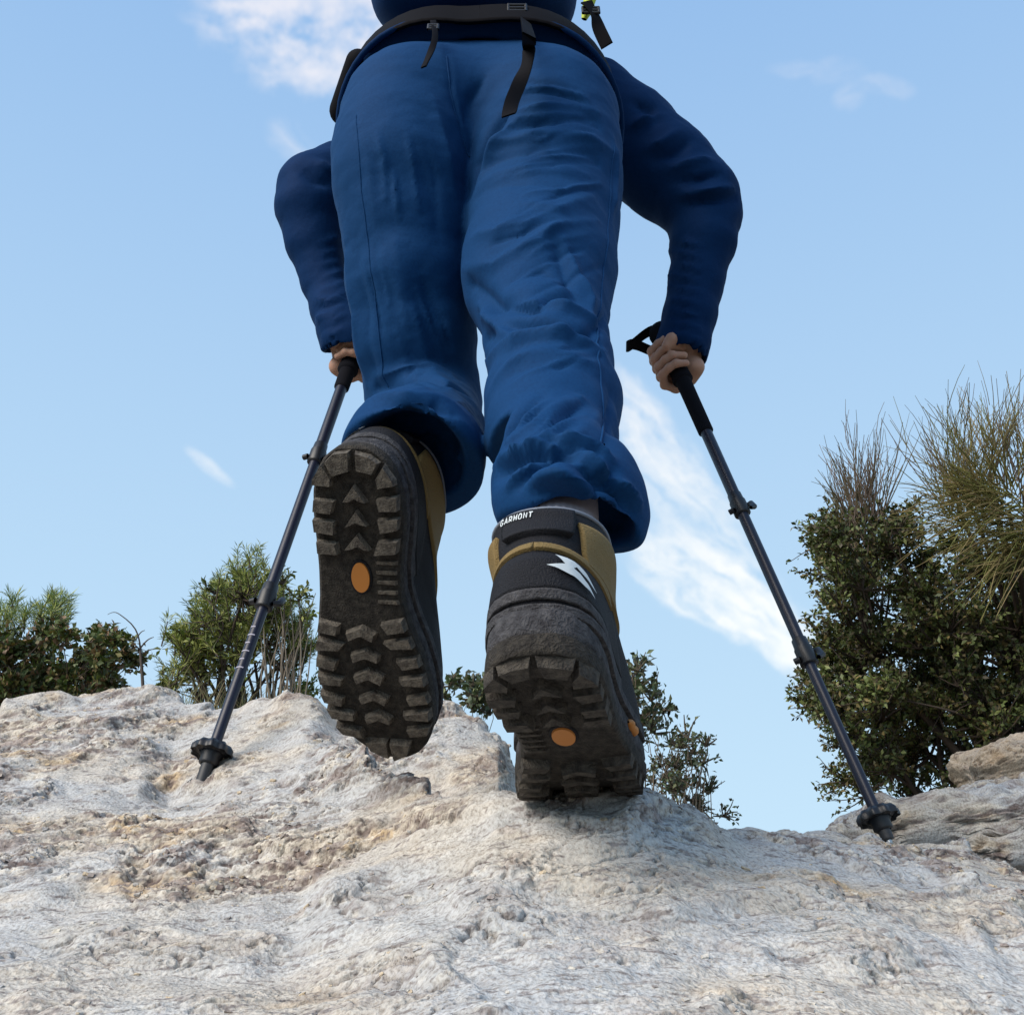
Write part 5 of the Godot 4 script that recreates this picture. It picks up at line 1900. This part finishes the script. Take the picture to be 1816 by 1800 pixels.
func build_plants() -> void:
	rng.seed = 20
	var olive := [Color(0.075, 0.095, 0.028), Color(0.10, 0.125, 0.036), Color(0.14, 0.16, 0.05), Color(0.065, 0.08, 0.03), Color(0.15, 0.115, 0.045), Color(0.09, 0.075, 0.036)]
	var bark := Color(0.09, 0.07, 0.055)
	# the big dense bush on the right
	var lv := mb(true)
	var wd := mb(true)
	var root := on_ground(Vector3(1.62, 0, -3.55))
	var spots := spots_in([[1560, 1010, 110, 80], [1490, 1090, 78, 100], [1560, 1250, 115, 110], [1650, 1120, 150, 200], [1760, 1110, 140, 220], [1640, 1350, 120, 55], [1780, 1310, 110, 90], [1900, 1150, 130, 260], [1500, 990, 60, 50], [1475, 1240, 55, 70], [1530, 1350, 60, 45], [1620, 1400, 120, 40], [2030, 1230, 110, 170]], 3.55, 0.38, 250, 0.09, 0.16)
	bushy(lv, wd, root, spots, 18, 19, 0.021, 0.012, olive, bark, 0.014)
	stem(wd, root, at(1660, 1180, 3.55), 0.035, 0.014, Vector3(0.05, 0, 0.03), bark, 8, 8)
	stem(wd, root, at(1740, 1100, 3.6), 0.032, 0.012, Vector3(-0.06, 0, 0.03), bark, 8, 8)
	stem(wd, root + Vector3(0.05, 0, 0), at(1620, 1250, 3.4), 0.022, 0.010, Vector3(0.05, 0, 0.03), bark, 8, 8)
	plant("evergreen_bush", "large dense dark green bush with small leaves behind the boulder and ledge", "bush", root, [["trunk", wd, M.twig, false], ["foliage", lv, M.leaf, true]])
	# broom shrubs above it
	var dry := [Color(0.14, 0.105, 0.08), Color(0.17, 0.13, 0.105), Color(0.12, 0.10, 0.055)]
	var green := [Color(0.17, 0.155, 0.055), Color(0.14, 0.14, 0.045), Color(0.22, 0.18, 0.075), Color(0.25, 0.19, 0.095)]
	var tw := mb(true)
	root = at(1545, 1040, 3.45)
	broom(tw, at(1540, 935, 3.45), Vector3(0.02, 1, 0.1), 0.45, 60, 0.20, 0.36, 0.0, dry)
	broom(tw, at(1530, 960, 3.40), Vector3(-0.25, 1, 0.15), 0.5, 36, 0.16, 0.30, 0.0, dry)
	stem(tw, root, at(1540, 930, 3.45), 0.012, 0.006, Vector3(0.02, 0, 0), bark, 6, 4)
	plant("broom_shrub", "bare brownish spray of twigs standing up at the left top of the dense bush", "shrub", root, [["twigs", tw, M.twig, true]])
	tw = mb(true)
	root = at(1830, 1280, 3.5)
	for e in [[1700, 900, 3.4, 0.0, 1.0, 60, 0.2, 0.40], [1760, 870, 3.45, 0.1, 1.0, 46, 0.22, 0.40], [1815, 870, 3.4, 0.1, 1.0, 44, 0.22, 0.40], [1880, 850, 3.4, 0.2, 1.0, 40, 0.2, 0.4]]:
		broom(tw, at(e[0], e[1], e[2]), Vector3(e[3], e[4], 0.2), 0.55, e[5], e[6], e[7], 0.0, dry + green)
		stem(tw, root, at(e[0], e[1], e[2]), 0.012, 0.006, Vector3(0.02, 0, 0), bark, 6, 4)
	for e in [[1790, 905, 3.15, -1.0, 0.15, 60], [1830, 955, 3.1, -0.9, -0.1, 64], [1760, 885, 3.2, -0.8, 0.4, 46], [1850, 935, 3.15, -0.3, -0.25, 60], [1900, 900, 3.2, 0.4, 0.1, 60], [1730, 910, 3.25, -0.5, 0.5, 36]]:
		broom(tw, at(e[0], e[1], e[2]), Vector3(e[3], e[4], 0.35).normalized(), 0.5, e[5], 0.16, 0.36, 0.30, green)
		stem(tw, root, at(e[0], e[1], e[2]), 0.012, 0.006, Vector3(0.02, 0, 0), bark, 6, 4)
	plant("broom_shrub", "olive green broom of long thin drooping twigs over the dense bush", "shrub", root, [["twigs", tw, M.twig, true]])
	# left: dark leafy bush, pines behind it
	lv = mb(true)
	wd = mb(true)
	root = on_ground(Vector3(-2.2, 0, -4.75))
	var dark := [Color(0.09, 0.115, 0.035), Color(0.12, 0.15, 0.045), Color(0.16, 0.135, 0.05), Color(0.07, 0.09, 0.035), Color(0.20, 0.12, 0.065)]
	spots = spots_in([[180, 1165, 55, 48], [110, 1170, 60, 48], [40, 1185, 60, 50], [-60, 1180, 70, 60], [130, 1205, 90, 25], [10, 1250, 40, 50], [-150, 1200, 70, 70], [110, 1240, 130, 30]], 4.6, 0.3, 104, 0.06, 0.11)
	bushy(lv, wd, root, spots, 12, 11, 0.034, 0.020, dark, bark)
	plant("evergreen_bush", "low dark leafy bush with reddish tips behind the left rock", "bush", root, [["branches", wd, M.twig, false], ["foliage", lv, M.leaf, true]])
	var fresh := [Color(0.42, 0.45, 0.16), Color(0.22, 0.28, 0.08), Color(0.27, 0.32, 0.09), Color(0.18, 0.25, 0.10), Color(0.30, 0.32, 0.10)]
	for e in [[20, 1120, "pale green young pine rising over the dark leafy bush at the picture's edge", [[0, 1075], [20, 1062], [-15, 1090], [10, 1100], [35, 1090], [-40, 1080], [-30, 1110], [48, 1080], [5, 1125], [-60, 1100]]], [95, 1110, "pale green young pine with feathery top behind the dark leafy bush", [[85, 1055], [100, 1062], [112, 1080], [75, 1078], [120, 1068], [95, 1090], [68, 1100], [108, 1100]]]]:
		lv = mb(true)
		wd = mb(true)
		root = on_ground(at(e[0], 1290, 5.9))
		var tufts := []
		for q in e[3]:
			for j in 3: tufts.append(at(q[0] + rng.randf_range(-10, 10), q[1] + rng.randf_range(-8, 14), 5.9 + rng.randf_range(-0.2, 0.2)))
		pine(lv, wd, root, tufts, 0.075, fresh, bark, 30)
		plant("pine_sapling", e[2], "pine", root, [["trunk", wd, M.twig, false], ["foliage", lv, M.leaf, true]])
	# the bare twig between
	tw = mb(true)
	root = on_ground(at(268, 1225, 4.2))
	var grey := Color(0.12, 0.10, 0.09)
	stem(tw, root, at(248, 1150, 4.2), 0.009, 0.006, Vector3(0.01, 0, 0), grey)
	stem(tw, at(248, 1150, 4.2), at(212, 1090, 4.2), 0.004, 0.002, Vector3(0.02, 0.01, 0), grey)
	stem(tw, at(212, 1090, 4.2), at(190, 1090, 4.2), 0.002, 0.001, Vector3(0, 0.01, 0), grey)
	stem(tw, at(248, 1150, 4.2), at(272, 1130, 4.2), 0.004, 0.0015, Vector3(0, 0.01, 0), grey)
	stem(tw, at(240, 1135, 4.2), at(256, 1118, 4.2), 0.003, 0.0015, Vector3(0, 0.01, 0), grey)
	stem(tw, at(251, 1160, 4.2), at(285, 1152, 4.2), 0.003, 0.001, Vector3(0, 0.01, 0), grey)
	stem(tw, at(250, 1155, 4.2), at(214, 1132, 4.2), 0.003, 0.001, Vector3(0, 0.01, 0), grey)
	stem(tw, at(253, 1165, 4.2), at(228, 1152, 4.2), 0.003, 0.001, Vector3(0, 0.01, 0), grey)
	for k in 16: leaf(tw, at(243 + rng.randf_range(-12, 12), 1147 + rng.randf_range(-12, 10), 4.2), rand_dir(), rand_dir(), 0.022, 0.012, Color(0.07, 0.05, 0.03))
	plant("dead_sapling", "thin bare grey twig standing between the dark bush and the pine shrub", "twig", root, [["twigs", tw, M.twig, false]])
	# the pine shrub behind the lifted boot
	lv = mb(true)
	wd = mb(true)
	root = on_ground(Vector3(-1.15, 0, -4.25))
	var pg := [Color(0.36, 0.37, 0.10), Color(0.20, 0.235, 0.05), Color(0.26, 0.28, 0.065), Color(0.15, 0.19, 0.045), Color(0.30, 0.31, 0.085), Color(0.12, 0.16, 0.05)]
	var tufts2 := []
	for o in [[440, 1000, 30, 34], [415, 1035, 34, 30], [465, 1040, 36, 40], [380, 1060, 40, 30], [340, 1110, 45, 35], [410, 1090, 70, 40], [500, 1050, 30, 35], [520, 1090, 30, 35], [330, 1160, 36, 40], [390, 1150, 60, 40], [480, 1130, 60, 50], [545, 1130, 25, 50], [300, 1180, 18, 30]]:
		for j in int(o[2] * o[3] / 70.0):
			var a := rng.randf_range(0, TAU)
			var l := sqrt(rng.randf())
			tufts2.append(at(o[0] + cos(a) * l * o[2], o[1] + sin(a) * l * o[3], 4.2 + rng.randf_range(-0.25, 0.25)))
	pine(lv, wd, root, tufts2, 0.042, pg, bark, 30)
	spots = spots_in([[400, 1130, 100, 70], [480, 1100, 70, 70], [340, 1150, 40, 50], [420, 1050, 50, 40], [430, 1220, 140, 34], [330, 1215, 50, 30]], 4.2, 0.25, 48, 0.06, 0.10)
	bushy(lv, wd, root, spots, 8, 7, 0.03, 0.014, [Color(0.13, 0.165, 0.04), Color(0.17, 0.20, 0.05), Color(0.22, 0.22, 0.065)], bark)
	for k in 26:
		var p := at(rng.randf_range(455, 570), rng.randf_range(1040, 1130), 4.0)
		stem(wd, on_ground(at(rng.randf_range(490, 540), 1215, 4.0)), p, 0.005, 0.0014, rand_dir() * 0.05, Color(0.24, 0.20, 0.16), 5, 6)
	plant("pine_shrub", "yellow green pine shrub with grey twigs behind the rock and the lifted boot", "shrub", root, [["branches", wd, M.twig, false], ["foliage", lv, M.leaf, true]])
	# dry grass before it
	var gr := mb(true)
	root = on_ground(at(400, 1300, 3.3))
	var spots3 := []
	for k in 16: spots3.append(on_ground(at(rng.randf_range(300, 560), 1280, rng.randf_range(3.2, 3.5))))
	blades(gr, spots3, 460, 0.10, 0.30, 0.5, 0.0022, [Color(0.30, 0.23, 0.12), Color(0.24, 0.20, 0.09), Color(0.12, 0.12, 0.04), Color(0.09, 0.09, 0.03)])
	plant("grass_tuft", "dry straw coloured grass tuft under the pine shrub", "grass", root, [["blades", gr, M.leaf, true]])
	# small shrubs by the standing boot
	var blue := [Color(0.08, 0.105, 0.06), Color(0.10, 0.13, 0.06), Color(0.09, 0.09, 0.06), Color(0.14, 0.15, 0.07)]
	for e in [
		["small leafy shrub peeping over the grey rock between the boots", [[800, 1228, 22, 14], [835, 1235, 28, 22], [860, 1255, 22, 25]], 2.5, 12, Vector2(835, 1330), 0.022],
		["thin leafy shrub rising beside the toe of the standing boot", [[1130, 1215, 25, 30], [1165, 1245, 25, 28], [1120, 1260, 30, 40], [1150, 1300, 20, 30]], 2.3, 20, Vector2(1130, 1440), 0.018],
		["low shrub with sparse twigs on the crest right of the standing boot", [[1190, 1360, 40, 45], [1215, 1330, 30, 30], [1230, 1400, 40, 35], [1180, 1410, 40, 40], [1270, 1440, 28, 14], [1245, 1350, 22, 30]], 2.2, 34, Vector2(1200, 1480), 0.012],
	]:
		lv = mb(true)
		wd = mb(true)
		root = on_ground(at(e[4].x, e[4].y, e[2]))
		spots = spots_in(e[1], e[2], 0.12, e[3], 0.025, 0.05)
		bushy(lv, wd, root, spots, 7, 5, e[5], e[5] * 0.6, blue, Color(0.14, 0.11, 0.08), 0.003)
		if e[2] == 2.2:
			for k in 46:
				var b := on_ground(at(rng.randf_range(1150, 1250), 1470, 2.2))
				stem(wd, b, at(rng.randf_range(1150, 1262), rng.randf_range(1300, 1410), 2.2 + rng.randf_range(-0.1, 0.1)), 0.0018, 0.0007, rand_dir() * 0.03, shade([Color(0.26, 0.21, 0.16), Color(0.2, 0.16, 0.13)]), 4, 4)
			var sp := []
			for k in 12: sp.append(on_ground(at(rng.randf_range(1140, 1220), 1480, 2.15)))
			blades(lv, sp, 170, 0.06, 0.20, 0.35, 0.0012, [Color(0.08, 0.09, 0.02), Color(0.12, 0.12, 0.035), Color(0.06, 0.07, 0.02)])
		elif e[2] == 2.3:
			for q in [[1128, 1165], [1140, 1180], [1145, 1170]]:
				stem(wd, at(1118, 1225, 2.3), at(q[0], q[1], 2.3), 0.0014, 0.0007, rand_dir() * 0.01, Color(0.12, 0.1, 0.09), 4, 4)
				for k in 6: leaf(lv, at(q[0], q[1], 2.3) + rand_dir() * 0.008, rand_dir(), rand_dir(), 0.012, 0.007, blue[0])
		plant("low_shrub", e[0], "shrub", root, [["twigs", wd, M.twig, false], ["foliage", lv, M.leaf, true]])
	gr = mb(true)
	root = at(1338, 1476, 0.96) - Vector3(0, 0.016, 0)
	blades(gr, [root, root + Vector3(0.01, -0.004, -0.01)], 9, 0.010, 0.032, 0.3, 0.0004, [Color(0.2, 0.17, 0.1)])
	plant("grass_tuft", "few thin grass blades on the crest right of the low shrub", "grass", root, [["blades", gr, M.leaf, true]])

# ---------------------------------------------------------------- all together
func _ready() -> void:
	surroundings()
	make_materials()
	rock_noises()
	build_ground()
	build_rock()
	build_blocks()
	build_poles()
	boot_poses()
	build_person()
	build_boots()
	build_backpack()
	build_pole_things()
	build_plants()
